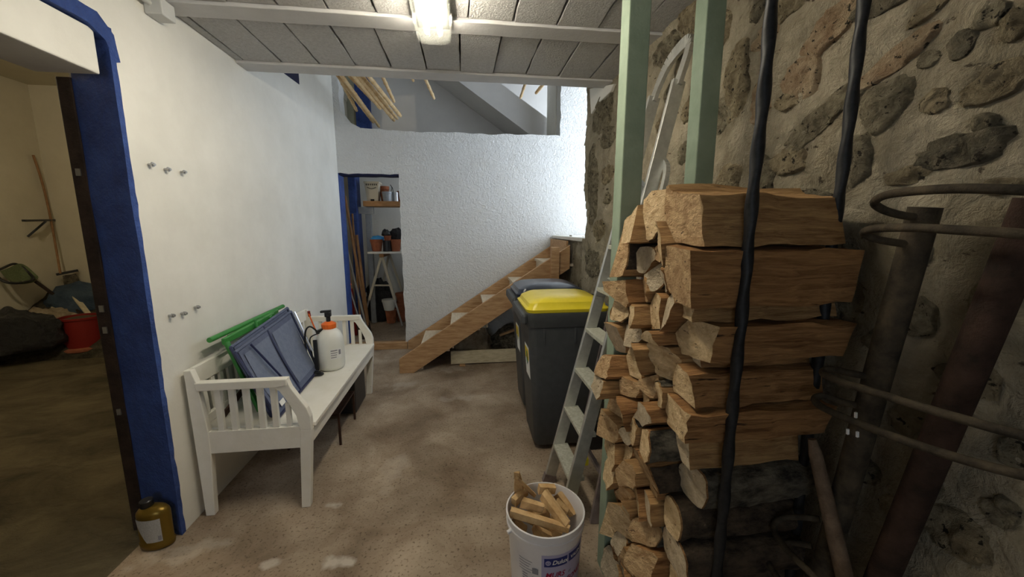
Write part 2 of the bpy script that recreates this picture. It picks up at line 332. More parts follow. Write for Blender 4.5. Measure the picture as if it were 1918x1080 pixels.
# ================================================================== THE SETTING
XL, XR, YB = -1.40, 1.10, 4.80
ZC, ZTOP, ZROOF = 2.54, 2.74, 3.95
# --- floors
struct(MB().add([(-1.56, -1.9, 0), (1.9, -1.9, 0), (1.9, 5.02, 0), (-1.56, 5.02, 0)], [(0, 1, 2, 3)]).build('floor', 'floor'))
pts = []; nu, nv = 50, 60
for i in range(nu):
    for j in range(nv):
        x = -6.6 + (6.6 - 1.56) * i / (nu - 1); y = -1.9 + 8.2 * j / (nv - 1)
        pts.append((x, y, -0.012 + 0.016 * nz(x, y, 0, 1.7) * (1 if x < -1.8 else 0)))
struct(MB().grid(pts, nu, nv).build('floor_cellar', 'dirt', smooth=80))
struct(MB().box(-2.0, 0.2, 4.86, 6.7, -0.05, 0.085).build('floor_store', M['floor']))
# --- left wall with the doorway to the cellar
mb = MB()
for (ye, xa, xb) in ((1.90, -1.45, XL), (1.958, -1.62, -1.45)):
    out = rough_line([(-1.9, 0), (0.45, 0), (0.45, 2.30), (ye, 2.30), (ye, 0), (5.0, 0), (5.0, ZROOF), (-1.9, ZROOF)], 0.07, 0.003)
    mb.prism(out, 'x', xa, xb)
wl = struct(mb.build('wall_left', 'plaster'))
# blue painted reveal of that doorway
mb = MB(); n = 46
vs = []
for i in range(n + 1):
    z = 2.30 * i / n
    e = XL + 0.002; k = 0.006 * nz(z * 4, 0, 1); g = 1.908 + 0.012 * nz(z * 14, 3, 0) + 0.008 * nz(z * 40, 3, 0)
    vs += [(-1.604, 1.946 + k, z), (e, 1.880 + k, z), (e, g, z), (-1.604, 1.972, z)]
fs = []
for i in range(n):
    for j in range(4): fs.append((i * 4 + j, i * 4 + (j + 1) % 4, i * 4 + 4 + (j + 1) % 4, i * 4 + 4 + j))
fs += [(3, 2, 1, 0), tuple(n * 4 + j for j in range(4))]
mb.add(vs, fs); struct(mb.build('trim_1', 'blue', smooth=40))
mb = MB(); mb.prism(rough_line([(0.45, 2.275), (1.80, 2.275), (1.87, 2.24), (1.905, 2.17), (1.93, 2.18), (1.915, 2.28), (1.85, 2.335), (0.45, 2.335)], 0.05, 0.006), 'x', -1.60, XL + 0.0025)
struct(mb.build('trim_2', 'blue'))
# white box lintel under it
lt = struct(MB().box(-1.64, -1.412, 0.45, 1.842, 2.10, 2.268).build('trim_3', 'plaster', bevel=0.006))
# dark steel frame of the cellar door
df = struct(MB().bar((-1.632, 1.966, 0), (-1.632, 1.966, 2.12), 0.055, 0.05, (0, 1, 0)).build('door_1', 'frame_dark', bevel=0.004))
for z in (0.62, 1.02, 1.12, 1.72): MB().box(-1.640, -1.622, 1.936, 1.942, z, z + 0.03).build('hinge_plate', 'chrome', df)
struct(MB().bar((-1.632, 0.46, 0), (-1.632, 0.46, 2.12), 0.055, 0.05, (0, 1, 0)).build('trim_4', 'frame_dark'))
# --- neighbouring cellar room
struct(MB().box(-6.6, -1.62, 6.0, 6.2, -0.1, 3.4).build('wall_cellar_back', 'cream'))
struct(MB().box(-5.65, -5.45, -1.9, 6.2, -0.1, 3.4).build('wall_cellar_side', 'cream'))
struct(MB().box(-6.6, -1.62, -2.1, -1.9, -0.1, 3.4).build('wall_cellar_front', 'cream'))
struct(MB().box(-6.6, -1.61, -2.1, 6.2, 3.3, 3.5).build('ceiling_cellar', 'cream'))
# --- back wall, roughcast, with store door and upper opening
out = rough_line([(-0.72, -0.05), (1.85, -0.05), (1.85, ZROOF), (1.215, ZROOF), (1.215, 2.605), (-0.6, 2.60), (-1.12, 2.62), (-1.24, 2.68), (-1.33, 2.80), (-1.345, ZROOF),
                  (-1.43, ZROOF), (-1.43, 2.118), (-0.72, 2.118)], 0.05, 0.014, 3.0)
struct(MB().prism(out, 'y', YB, YB + 0.19).build('wall_back', 'rough'))
# store room: blue edges, walls
struct(MB().box(-1.425, -1.392, YB + 0.004, YB + 0.19, 0.08, 2.118).build('trim_5', 'blue'))
struct(MB().prism(rough_line([(-1.40, 2.10), (-0.72, 2.10), (-0.72, 2.135), (-1.40, 2.135)], 0.04, 0.008), 'y', YB + 0.01, YB + 0.185).build('trim_6', 'navy'))
struct(MB().box(-1.95, -1.80, YB + 0.19, 6.6, 0, 2.5).build('wall_store_side', 'plaster'))
struct(MB().box(-1.541, -1.441, 5.70, 5.95, 0, 2.45).build('trim_7', 'blue', bevel=0.01))
struct(MB().box(-1.95, 0.2, 6.45, 6.6, 0, 2.5).build('wall_store_back', 'plaster'))
mb = MB(); mb.box(0.05, 0.2, YB + 0.19, 5.25, 0, 2.5); mb.box(0.05, 0.2, 6.25, 6.6, 0, 2.5); mb.box(0.05, 0.2, 5.25, 6.25, 0, 1.70); mb.box(0.05, 0.2, 5.25, 6.25, 2.25, 2.5)
struct(mb.build('wall_store_end', 'plaster'))
struct(MB().box(-1.95, 0.2, YB + 0.19, 6.6, 2.42, 2.55).build('ceiling_store', 'plaster'))
# pine threshold of the store door
struct(MB().box(-1.40, -0.70, YB - 0.03, YB + 0.10, 0.0, 0.085).build('trim_8', 'pine', bevel=0.004))
# upper floor seen through the opening: far wall, stair soffit, blue strip
struct(MB().box(-2.2, 3.2, 6.3, 6.5, 2.5, 4.4).build('wall_upper_far', 'grey_plaster'))
struct(MB().box(-2.2, -1.95, YB + 0.19, 6.4, 2.5, 4.4).build('wall_upper_side', 'olive_plaster'))
struct(MB().box(-1.95, -1.50, 6.22, 6.299, 2.5, 4.3).build('trim_9', 'olive_plaster'))
struct(MB().box(-1.50, -1.30, 6.20, 6.298, 2.5, 4.3).build('trim_10', 'blue'))
struct(MB().box(-2.2, 3.2, YB + 0.19, 6.5, 2.40, 2.52).build('floor_upper', 'grey_plaster'))
A = P(840, 155, 'y', 5.9); B = P(968, 250, 'y', 5.9); C2 = P(1040, 250, 'y', 5.9); D2 = P(905, 155, 'y', 5.9)
dx = (B.x - A.x) / (A.z - B.z)
poly = [(A.x - dx * 0.6, A.z + 0.6), (B.x + dx * 0.35, B.z - 0.35), (C2.x + dx * 0.35, C2.z - 0.35), (D2.x - dx * 0.6, D2.z + 0.6)]
struct(MB().prism(poly, 'y', 5.55, 6.29).build('trim_11', 'grey_plaster'))
struct(MB().box(1.20, 1.30, YB + 0.19, 5.5, 2.5, 4.3).build('trim_12', 'plaster'))
# roof and upper shell
struct(MB().box(-2.2, 3.2, -2.1, 6.5, ZROOF, ZROOF + 0.2).build('ceiling_roof', 'plaster'))
# --- wall behind the photographer with the small window
mb = MB()
mb.box(-1.62, -1.25, -2.05, -1.9, 0, ZROOF); mb.box(-0.35, 1.7, -2.05, -1.9, 0, ZROOF); mb.box(-1.25, -0.35, -2.05, -1.9, 2.1, ZROOF); mb.box(-1.25, -0.35, -2.05, -1.9, 0, 1.1)
struct(mb.build('wall_front', 'plaster'))
# dark blue corner of a high opening in the left wall
q = [(3.46, 2.70), (3.86, 2.735), (3.86, 3.15), (3.46, 3.15)]
q = [tuple(P(*p, 'x', XL))[1:] for p in ((522, 130), (560, 158), (561, 128))]
q = [(q[0][0], q[0][1]), (q[1][0], q[1][1]), (q[1][0] + 0.01, 3.2), (q[0][0] - 0.35, 3.2), (q[0][0] - 0.35, q[0][1] + 0.22)]
struct(MB().prism(q, 'x', XL - 0.05, XL + 0.004).build('window_1', 'navy'))

# --- ceiling: beams and cement blocks
ce = struct(MB().box(-1.62, 1.62, -1.9, 2.93, ZC + 0.06, ZTOP).build('ceiling', 'dark'))
for (y0, y1) in ((2.835, 2.975), (2.155, 2.285), (1.475, 1.605), (0.795, 0.925), (0.115, 0.245), (-0.565, -0.435)):
    mb = MB(); n = 24; 
    pr = rough_line([(XL + 0.0, y0), (1.13, y0), (1.13, y1), (XL, y1)], 0.12, 0.006, y0)
    mb.prism(pr, 'z', ZC - 0.008, ZTOP - 0.01); mb.build('beam', 'beam', ce, bevel=0.004)
for r, (y0, y1, off) in enumerate(((2.285, 2.835, -1.345), (1.605, 2.155, -1.30), (0.925, 1.475, -1.33), (0.245, 0.795, -1.31), (-0.435, 0.115, -1.35))):
    xs = [off + 0.2265 * k for k in range(-1, 12)]
    for k in range(len(xs) - 1):
        a = max(xs[k], XL) + 0.0045; b = min(xs[k + 1], 1.12) - 0.0045
        if b - a < 0.04: continue
        j = RND.uniform(-0.004, 0.004); z = ZC + 0.006 + RND.uniform(-0.004, 0.004)
        o = rough_line([(a + j, y0 + 0.002), (b + j, y0 + 0.002), (b - j, y1 - 0.002), (a - j, y1 - 0.002)], 0.06, 0.007, k + r * 20)
        MB().prism(o, 'z', z, z + 0.10).build('block', 'block', ce, bevel=0.003)

# --- right wall of rubble stone in lime mortar
def wx(y, z): return XR + 0.085 * min(1, max(0, (y - 3.45) / 0.25)) + 0.028 * nz(y, z, 0, 2.1) + 0.014 * nz(y, z, 4, 6.0) + 0.008 * nz(y, z, 8, 17) + 0.006 * nz(y, z, 12, 38)
STONES = [(1500, 147, 78, 72, 10, 'pink'), (1552, 58, 120, 66, -25, 'pink'), (1520, 232, 170, 58, -32, 'grey'), (1668, 112, 180, 50, -22, 'pink'), (1655, 195, 110, 95, 0, 'grey'),
          (1602, 305, 72, 105, 15, 'grey'), (1806, 85, 58, 58, 0, 'dark'), (1868, 160, 150, 72, -20, 'tan'), (1800, 282, 205, 72, -6, 'dark'), (1908, 50, 44, 66, 0, 'tan'),
          (1645, 8, 120, 40, 0, 'dark'), (1440, 70, 46, 52, 0, 'pink'), (1424, 190, 40, 90, 0, 'pink'), (1424, 332, 50, 92, 0, 'grey'), (1528, 376, 84, 50, 10, 'dark'),
          (1382, 150, 52, 150, 5, 'tan'), (1358, 334, 48, 66, 0, 'tan'), (1244, 94, 50, 56, 0, 'grey'), (1292, 40, 56, 76, 30, 'tan'), (1252, 172, 26, 40, 0, 'grey'),
          (1240, 232, 26, 34, 0, 'tan'), (1282, 208, 18, 52, 0, 'tan'), (1277, 286, 20, 44, 0, 'grey'), (1570, 560, 84, 116, 0, 'tan'), (1716, 596, 90, 80, 10, 'grey'),
          (1728, 474, 54, 54, 0, 'tan'), (1890, 452, 60, 66, 0, 'tan'), (1700, 792, 84, 64, 15, 'tan'), (1792, 1000, 112, 96, 20, 'tan'), (1672, 945, 40, 40, 0, 'tan'),
          (1885, 850, 66, 60, 0, 'grey'), (1882, 348, 80, 34, 0, 'tan'), (1476, 20, 60, 44, 0, 'tan'), (1128, 212, 46, 72, -10, 'grey'), (1137, 258, 24, 44, 0, 'grey'),
          (1109, 352, 20, 150, 3, 'grey'), (1137, 326, 20, 38, 0, 'tan'), (1137, 372, 12, 24, 0, 'grey'), (1108, 492, 34, 56, 0, 'grey'), (1076, 540, 22, 36, 0, 'grey'),
          (1420, 20, 30, 40, 0, 'grey'), (1770, 700, 60, 40, 0, 'dark'), (1735, 20, 90, 34, -15, 'tan'), (1580, 470, 40, 40, 0, 'grey'),
          (1475, 300, 70, 60, 0, 'tan'), (1700, 330, 90, 40, -8, 'tan'), (1760, 190, 60, 50, 10, 'tan'), (1590, 180, 44, 60, 20, 'grey'), (1470, 190, 40, 36, 0, 'tan'),
          (1860, 30, 60, 50, -10, 'grey'), (1850, 560, 70, 90, 10, 'grey'), (1640, 640, 60, 50, 0, 'grey'), (1835, 720, 60, 70, 0, 'tan'), (1620, 880, 60, 50, 0, 'grey'),
          (1730, 900, 60, 60, 0, 'grey'), (1870, 960, 70, 60, 0, 'grey'), (1310, 140, 40, 70, 0, 'grey'), (1345, 60, 40, 90, 10, 'tan'), (1345, 220, 36, 70, 0, 'grey'),
          (1120, 430, 26, 40, 0, 'tan'), (1850, 230, 50, 34, -15, 'grey'), (1740, 110, 44, 34, 0, 'grey')]
# every stone: centre, half axes and turn on the wall plane
SG = []
for (cx, cy, w, h, rot, tone) in STONES:
    c = P(cx, cy, 'x', XR); e = P(cx + w / 2, cy, 'x', XR); g = P(cx, cy + h / 2, 'x', XR)
    SG.append((c.y, c.z, max(0.02, math.hypot(e.y - c.y, e.z - c.z)), max(0.02, math.hypot(g.y - c.y, g.z - c.z)), math.radians(rot)))
def srad(k, a):
    return 1 + 0.26 * nz(math.cos(a), math.sin(a), k * 3.1, 1.5) + 0.14 * nz(math.cos(a), math.sin(a), k, 4.5) + 0.06 * nz(math.cos(a), math.sin(a), k, 11)
def dig(y, z):
    """joint worn back around the stones"""
    v = 0.0
    for k, (sy, sz, A_, B_, ro) in enumerate(SG):
        if abs(y - sy) > A_ * 2 + B_ or abs(z - sz) > A_ * 2 + B_: continue
        u, t = -(y - sy), -(z - sz); ca, sa = math.cos(ro), math.sin(ro); p, q = (u * ca + t * sa) / A_, (-u * sa + t * ca) / B_
        rho = math.hypot(p, q) / srad(k, math.atan2(q, p)); s_ = min(A_, B_)
        dd = (rho - 1.0) * s_
        if rho < 1: v = max(v, 0.008)
        elif dd < 0.03: v = max(v, 0.008 * (1 - dd / 0.03))
    return v
mb = MB(); dy = 0.0175; y0 = -0.3; ny = int((YB + 0.02 - y0) / dy) + 1; nzs = int(ZROOF / dy) + 2
idx = {}; vs = []; fs = []
def hole(y, z): return y > 3.40 + 0.05 * nz(0, z, 0, 3) - 0.04 * (1.6 - z) and z > 1.40 + 0.03 * nz(y, 0, 0, 4) and z < 3.3
for i in range(ny):
    for j in range(nzs):
        y = y0 + i * dy; z = j * dy; idx[i, j] = len(vs); vs.append((wx(y, z) + dig(y, z), y, z))
for i in range(ny - 1):
    for j in range(nzs - 1):
        y = y0 + (i + .5) * dy; z = (j + .5) * dy
        if not hole(y, z): fs.append((idx[i, j], idx[i + 1, j], idx[i + 1, j + 1], idx[i, j + 1]))
mb.add(vs, fs); wr = struct(mb.build('wall_right', 'mortar', smooth=80, org=(XR, 2, 0)))
core = MB(); core.box(1.175, 1.60, -2.05, 3.42, 0, ZROOF); core.box(1.245, 1.60, 3.42, YB + 0.1, 0, 1.37); core.box(1.175, 1.60, 3.42, YB + 0.1, 3.33, ZROOF)
core.box(1.16, 1.3, -2.05, -0.28, 0, ZROOF)
core.build('wall_core', 'mortar', wr)
for k, (sy, sz, A_, B_, ro) in enumerate(SG):
    nr, ns = 9, 34; vs = []; dep = min(0.006, 0.003 + 0.03 * min(A_, B_)); ca, sa = math.cos(ro), math.sin(ro)
    for i in range(nr + 1):
        rho = i / nr
        for j in range(ns):
            a = 2 * math.pi * j / ns; kk = srad(k, a) * 0.99
            u, v = math.cos(a) * rho * kk * A_, math.sin(a) * rho * kk * B_
            y = sy - (u * ca - v * sa); z = sz - (u * sa + v * ca)
            base = wx(y, z)
            d = dep * (1 - rho ** 5) + 0.016 * (nz(y, z, 2, 12) + 0.7 * nz(y, z, 6, 30) + 0.4 * nz(y, z, 9, 70)) * (1 - 0.6 * rho ** 8) - (0.014 if i == nr else 0)
            vs.append((base - d, y, z))
    fs = [(i * ns + j, i * ns + (j + 1) % ns, (i + 1) * ns + (j + 1) % ns, (i + 1) * ns + j) for i in range(nr) for j in range(ns)]
    MB().add(vs, fs).build('stone', 'stone_' + STONES[k][5], wr, smooth=50)
# whitewashed smear where the ceiling edge meets the stone
q = [P(*p, 'x', XR - 0.02) for p in ((1104, 166), (1150, 157), (1143, 172), (1122, 192), (1107, 214))]
MB().prism([(p.y, p.z) for p in q], 'x', XR - 0.022, XR + 0.05).build('plaster_patch', 'plaster', wr, bevel=0.006)

# ================================================================== CEILING LAMP, CONDUIT, WALL FIXINGS
lx, ly0, ly1 = -0.12, 1.05, 2.215
la = thing('ceiling_light', 'twin-tube fluorescent ceiling light with clear ribbed diffuser', 'lamp', (lx, 1.63, 2.43))
MB().box(lx - 0.08, lx + 0.08, ly0 + 0.01, ly1 - 0.015, 2.509, 2.533).build('housing', 'lamp_tray', la, bevel=0.006)
# ribbed, rounded cover
prof = []
for i in range(33):
    a = math.pi * i / 32; e = 0.5
    cx_, sx_ = math.cos(a), math.sin(a)
    X = 0.088 * (abs(cx_) ** e) * (1 if cx_ >= 0 else -1); Z = -0.075 * abs(sx_) ** e
    prof.append((X * (1 + (0.012 if i % 2 else 0)), Z * (1 + (0.03 if i % 2 else 0))))
pts = []; ys = [ly0, ly0 + 0.012, ly0 + 0.04] + [ly0 + 0.04 + (ly1 - ly0 - 0.08) * t / 8 for t in range(1, 9)] + [ly1 - 0.018, ly1]
for y in ys:
    t = min(1, min(y - ly0, ly1 - y) / 0.03); s_ = 0.80 + 0.20 * math.sqrt(max(0, 1 - (1 - t) ** 2)); s2 = 0.72 + 0.28 * math.sqrt(max(0, 1 - (1 - t) ** 2))
    for (X, Z) in prof: pts.append((lx + X * s_, y, 2.508 + Z * s2))
mb = MB().grid(pts, len(ys), len(prof)); k = len(prof)
mb.f.append(tuple(range(k))); mb.m.append(0); mb.f.append(tuple((len(ys) - 1) * k + j for j in range(k))); mb.m.append(0)
mb.build('diffuser', 'diffuser', la, smooth=25)
for sx in (-0.032, 0.032):
    t = MB().tube([(lx + sx, ly0 + 0.05, 2.478), (lx + sx, ly1 - 0.055, 2.478)], 0.013, 12).build('tube', 'tube', la, smooth=40)
    MB().tube([(lx + sx, ly1 - 0.054, 2.478), (lx + sx, ly1 - 0.03, 2.478)], 0.0125, 12).build('end_cap', 'conduit', t, smooth=40)
for sx in (-1, 1):
    for y in (1.3, 2.09): MB().box(lx + sx * 0.088 - 0.006, lx + sx * 0.088 + 0.006, y - 0.012, y + 0.012, 2.485, 2.53).build('clip', 'conduit', la)
cb = thing('junction_box', 'pale grey junction box with conduit where beam meets white wall', 'junction box', (-1.37, 2.15, 2.45))
MB().box(-1.40, -1.325, 2.105, 2.195, 2.455, 2.53).build('box_body', 'conduit', cb, bevel=0.006)
MB().tube([(-1.375, 2.105, 2.50), (-1.375, 1.0, 2.50)], 0.012, 10).build('conduit', 'conduit', cb, smooth=40)
def screw(px, py, label):
    q = P(px, py, 'x', XL)
    t = thing('wall_screw', label, 'screw', (XL, q.y, q.z), 'screws standing out of the white wall')
    MB().tube([(XL - 0.01, q.y, q.z), (XL + 0.028, q.y, q.z)], 0.006, 8).build('shank', 'chrome', t, smooth=40)
    MB().tube([(XL + 0.014, q.y, q.z), (XL + 0.02, q.y, q.z)], 0.011, 6).build('nut', 'chrome', t)
for (px, py, s) in ((278, 308, 'nearest the blue jamb in the upper row of three'), (308, 317, 'in the middle of the upper row of three'), (338, 322, 'nearest the stairs in the upper row of three'),
                    (316, 591, 'nearest the blue jamb in the lower row of three'), (339, 587, 'in the middle of the lower row of three'), (364, 575, 'nearest the stairs in the lower row of three')):
    screw(px, py, 'small wall screw ' + s)

# ================================================================== STAIRS
st = thing('staircase', 'open wooden stair with pale treads climbing along the roughcast wall', 'stairs', (0.2, 4.4, 0))
slope = (1.339 - 0.152) / (1.158 + 0.668)
def stringer(y0, y1, x0, x1, ztop0, dep, parent, name):
    zt = lambda x: ztop0 + slope * (x - x0)
    poly = [(x0, 0.0 if ztop0 < 0.3 else zt(x0) - dep), (x0, zt(x0)), (x1, zt(x1)), (x1, zt(x1) - dep)]
    xb = x0 + (dep - ztop0) / slope
    if ztop0 < dep: poly.append((xb, 0.0))
    return MB().prism(poly, 'y', y0, y1).build(name, 'pine', parent, bevel=0.003)
stringer(3.93, 3.975, -0.668, 1.125, 0.152, 0.245, st, 'stringer')
stringer(4.745, 4.79, -0.69, 1.14, 0.10, 0.22, st, 'stringer')
TR = [(-0.429, 0.291), (-0.102, 0.507), (0.26, 0.728), (0.603, 0.945), (0.941, 1.176)]
for i, (x, z) in enumerate(TR):
    zz = z - 0.055; xx = x - 0.02
    MB().box(xx - 0.02, xx + 0.30, 3.975, 4.745, zz - 0.03, zz).build('tread', 'pine_pale', st, bevel=0.003)
    z0 = (TR[i - 1][1] - 0.055) if i else 0.02
    MB().box(xx + 0.0, xx + 0.018, 3.976, 4.744, z0, zz - 0.03).build('riser', 'pine_pale', st)
MB().box(1.10, 1.118, 3.99, 4.744, 1.12, 1.36).build('riser', 'pine', st)
MB().bar((0.955, 3.90, 0), (0.955, 3.90, 1.30), 0.085, 0.055, (0, 1, 0)).build('newel_post', 'pine', st, bevel=0.004)
MB().bar((0.645, 3.90, 0), (0.645, 3.90, 0.95), 0.06, 0.05, (0, 1, 0)).build('support_post', 'pine', st, bevel=0.004)
struct(MB().box(1.14, 1.62, 3.45, YB, 1.365, 1.405).build('trim_13', 'plaster', bevel=0.01))
# under the stair
wb = P(845, 680, 'z', 0)
pl = MB().box(-0.145, 0.98, 4.11, 4.145, 0.012, 0.155).build('plank', 'plank_white', bevel=0.003); tag(pl, 'pale whitewashed plank on edge under the wooden stair', 'plank')
for k, x in enumerate((-0.05, 0.85)):
    tag(MB().box(x, x + 0.06, 4.05, 4.2, 0.0, 0.012).build('plank_batten', 'pine', bevel=0.002), 'thin batten under the ' + ('stair-foot' if k == 0 else 'bin-side') + ' end of the pale plank', 'batten')
tag(blob('plastic_sack', (0.10, 4.42, 0.0), 0.21, 0.15, 0.24, 'sack', 0.28, 2.2, 4), 'crumpled beige plastic sack behind the plank under the stair', 'sack')
tag(blob('debris_heap', (0.62, 4.50, 0.0), 0.26, 0.16, 0.22, 'bark_grey', 0.35, 3.5, 9), 'dark heap of scrap behind the plank next to the beige sack', 'debris')
for k, (x, z, rz) in enumerate(((0.42, 0.28, 0.25), (0.66, 0.31, -0.2))):
    tag(MB().bar((x, 4.36, z - 0.03), (x + 0.26 * math.cos(rz), 4.34, z + 0.26 * math.sin(rz)), 0.05, 0.02).build('scrap_board', 'pine', bevel=0.002),
        ('splintered light board tilting up' if k == 0 else 'splintered light board tilting down') + ' on the scrap heap under the stair', 'board')
MB_ = MB().box(-0.35, 1.05, 4.76, 4.795, 0.0, 0.5)

# ================================================================== WHEELIE BINS
def wheelie(cx, cy, W_, D_, H_, lidmat, label, lid_label):
    t = thing('wheelie_bin', label, 'bin', (cx, cy, 0), 'two wheelie bins')
    # lids open towards -x (front edge), hinge at +x
    mb = MB(); n = 28
    def ring(z, w, d, r=0.05):
        out = []
        for (sx, sy, a0) in ((1, 1, 0), (-1, 1, 90), (-1, -1, 180), (1, -1, 270)):
            for k in range(7):
                a = math.radians(a0 + 15 * k); out.append((cx + sx * (w / 2 - r) + r * math.cos(a), cy + sy * (d / 2 - r) + r * math.sin(a), z))
        return out
    prof = [(0.035, 0.74, 0.80), (0.05, 0.77, 0.83), (0.5, 0.87, 0.90), (H_ - 0.10, 0.96, 0.97), (H_ - 0.095, 1.0, 1.0), (H_ - 0.03, 1.06, 1.07), (H_ - 0.0, 1.06, 1.07)]
    rings = [ring(z, W_ * a, D_ * b) for z, a, b in prof]; vs = [p for r in rings for p in r]; k = len(rings[0])
    fs = [(i * k + j, i * k + (j + 1) % k, (i + 1) * k + (j + 1) % k, (i + 1) * k + j) for i in range(len(rings) - 1) for j in range(k)] + [tuple(range(k - 1, -1, -1)), tuple((len(rings) - 1) * k + j for j in range(k))]
    mb.add(vs, fs).build('body', 'bin', t, smooth=35)
    # thick front lip
    MB().box(cx - W_ * 0.57, cx - W_ * 0.50, cy - D_ * 0.52, cy + D_ * 0.52, H_ - 0.075, H_ + 0.0).build('rim_lip', 'bin', t, bevel=0.018)
    # lid: shallow tray with raised crowned top
    prof = [(H_ + 0.002, 1.00, 1.02, 0.05), (H_ + 0.022, 1.02, 1.04, 0.05), (H_ + 0.030, 0.96, 0.98, 0.05), (H_ + 0.052, 0.93, 0.95, 0.06), (H_ + 0.066, 0.80, 0.82, 0.06), (H_ + 0.072, 0.45, 0.5, 0.05)]
    rings = []
    for z, a, b, r in prof:
        rg = ring(z, W_ * a, D_ * b, r); rings.append([(x, y, zz + 0.028 * (1 - ((x - cx) / (W_ / 2)) ** 2) * (1 if z > H_ + 0.026 else 0)) for x, y, zz in rg])
    vs = [p for r in rings for p in r]
    fs = [(i * k + j, i * k + (j + 1) % k, (i + 1) * k + (j + 1) % k, (i + 1) * k + j) for i in range(len(rings) - 1) for j in range(k)] + [tuple(range(k - 1, -1, -1)), tuple((len(rings) - 1) * k + j for j in range(k))]
    l = MB().add(vs, fs).build('lid', lidmat, t, smooth=30); l['label'] = lid_label
    # hinge handle bar, wheels
    MB().tube([(cx + W_ * 0.62, cy - D_ * 0.42, H_ - 0.01), (cx + W_ * 0.62, cy + D_ * 0.42, H_ - 0.01)], 0.016, 10).build('handle_bar', 'bin', t, smooth=40)
    for sy in (-1, 1):
        MB().tube([(cx + W_ * 0.36, cy + sy * D_ * 0.40, 0.10), (cx + W_ * 0.36, cy + sy * D_ * 0.50, 0.10)], 0.10, 20).build('wheel', 'black', t, smooth=40)
        MB().box(cx + W_ * 0.44, cx + W_ * 0.65, cy + sy * D_ * 0.45 - 0.015, cy + sy * D_ * 0.45 + 0.015, H_ - 0.06, H_ + 0.01).build('handle_bracket', 'bin', t)
    # vertical ribs on the long side facing the room
    for k2, fx in enumerate((-0.30, 0.08)):
        MB().box(cx + fx * W_ - 0.006, cx + fx * W_ + 0.006, cy - D_ * 0.50, cy - D_ * 0.47, H_ - 0.20, H_ - 0.10).build('rib', 'bin', t)
    # sticker on the front
    xs = lambda z: cx - W_ / 2 * (0.87 + (0.96 - 0.87) * (z - 0.5) / (H_ - 0.6)) - 0.002
    z0, z1 = 0.50, 0.72; ya, yb = cy - D_ * 0.36, cy - D_ * 0.02
    s = MB().add([(xs(z0), ya, z0), (xs(z0), yb, z0), (xs(z1), yb, z1), (xs(z1), ya, z1)], [(0, 1, 2, 3)]); s.build('sticker', 'paper', t)
    def patch(u0, u1, w0, w1, mt):
        a = ya + (yb - ya) * u0; b = ya + (yb - ya) * u1; c = z0 + (z1 - z0) * w0; d = z0 + (z1 - z0) * w1
        MB().add([(xs(c) - 0.002, a, c), (xs(c) - 0.002, b, c), (xs(d) - 0.002, b, d), (xs(d) - 0.002, a, d)], [(0, 1, 2, 3)]).build('sticker_print', mt, t)
    patch(0.1, 0.95, 0.55, 0.92, 'label_yellow'); patch(0.42, 0.66, 0.42, 0.80, 'label_green'); patch(0.30, 0.45, 0.60, 0.74, 'label_red'); patch(0.55, 0.66, 0.35, 0.6, 'label_blue')
    return t
wheelie(0.672, 2.56, 0.54, 0.46, 0.965, 'lid_yellow', 'dark grey wheelie bin with a yellow lid beside the stepladder', 'yellow lid')
wheelie(0.69, 3.13, 0.54, 0.46, 0.965, 'lid_blue', 'dark grey wheelie bin with a dark blue lid behind the yellow-lidded one', 'dark blue lid')

# ================================================================== WHITE BENCH
be = thing('bench', 'white painted wooden bench with slatted arms and back against the wall', 'bench', (-1.1, 2.75, 0))
for (y0, y1) in ((2.005, 2.04), (3.455, 3.49)):
    MB().prism([(-1.365, 0), (-1.322, 0), (-1.302, 0.35), (-1.302, 0.47), (-1.325, 0.73), (-1.345, 0.80), (-1.378, 0.80), (-1.372, 0.47)], 'y', y0, y1).build('leg', 'white_wood', be, bevel=0.003)
    MB().prism([(-0.89, 0), (-0.845, 0), (-0.815, 0.34), (-0.805, 0.45), (-0.862, 0.45), (-0.87, 0.35)], 'y', y0, y1).build('leg', 'white_wood', be, bevel=0.003)
    MB().prism([(-1.302, 0.35), (-0.868, 0.35), (-0.862, 0.468), (-1.302, 0.468)], 'y', y0 + 0.003, y1 - 0.003).build('end_apron', 'white_wood', be)
    MB().prism([(-0.862, 0.45), (-0.805, 0.45), (-0.806, 0.52), (-0.82, 0.57), (-0.858, 0.63), (-0.89, 0.685), (-0.905, 0.728), (-0.985, 0.728), (-0.985, 0.698), (-0.945, 0.67), (-0.905, 0.60), (-0.875, 0.53)], 'y', y0, y1).build('arm_curve', 'white_wood', be, bevel=0.003)
    MB().prism([(-1.33, 0.692), (-0.96, 0.692), (-0.905, 0.700), (-0.905, 0.735), (-1.335, 0.735)], 'y', y0 - 0.006, y1 + 0.006).build('arm_rail', 'white_wood', be, bevel=0.004)
    for x in (-1.243, -1.178, -1.112, -1.045, -0.98): MB().box(x - 0.014, x + 0.014, y0 + 0.008, y1 - 0.008, 0.465, 0.695).build('arm_slat', 'white_wood', be)
    MB().box(-0.927, -0.905, y0 + 0.008, y1 - 0.008, 0.465, 0.60).build('arm_slat', 'white_wood', be)
MB().box(-1.365, -0.795, 2.04, 3.455, 0.452, 0.474).build('seat', 'white_wood', be, bevel=0.003)
MB().box(-0.842, -0.812, 2.04, 3.455, 0.365, 0.452).build('front_apron', 'white_wood', be, bevel=0.003)
MB().box(-1.36, -1.335, 2.04, 3.455, 0.365, 0.452).build('rear_apron', 'white_wood', be)
MB().bar((-1.362, 2.04, 0.755), (-1.362, 3.455, 0.755), 0.022, 0.095).build('back_rail', 'white_wood', be, bevel=0.003)
MB().bar((-1.352, 2.04, 0.505), (-1.352, 3.455, 0.505), 0.022, 0.05).build('back_rail', 'white_wood', be, bevel=0.003)
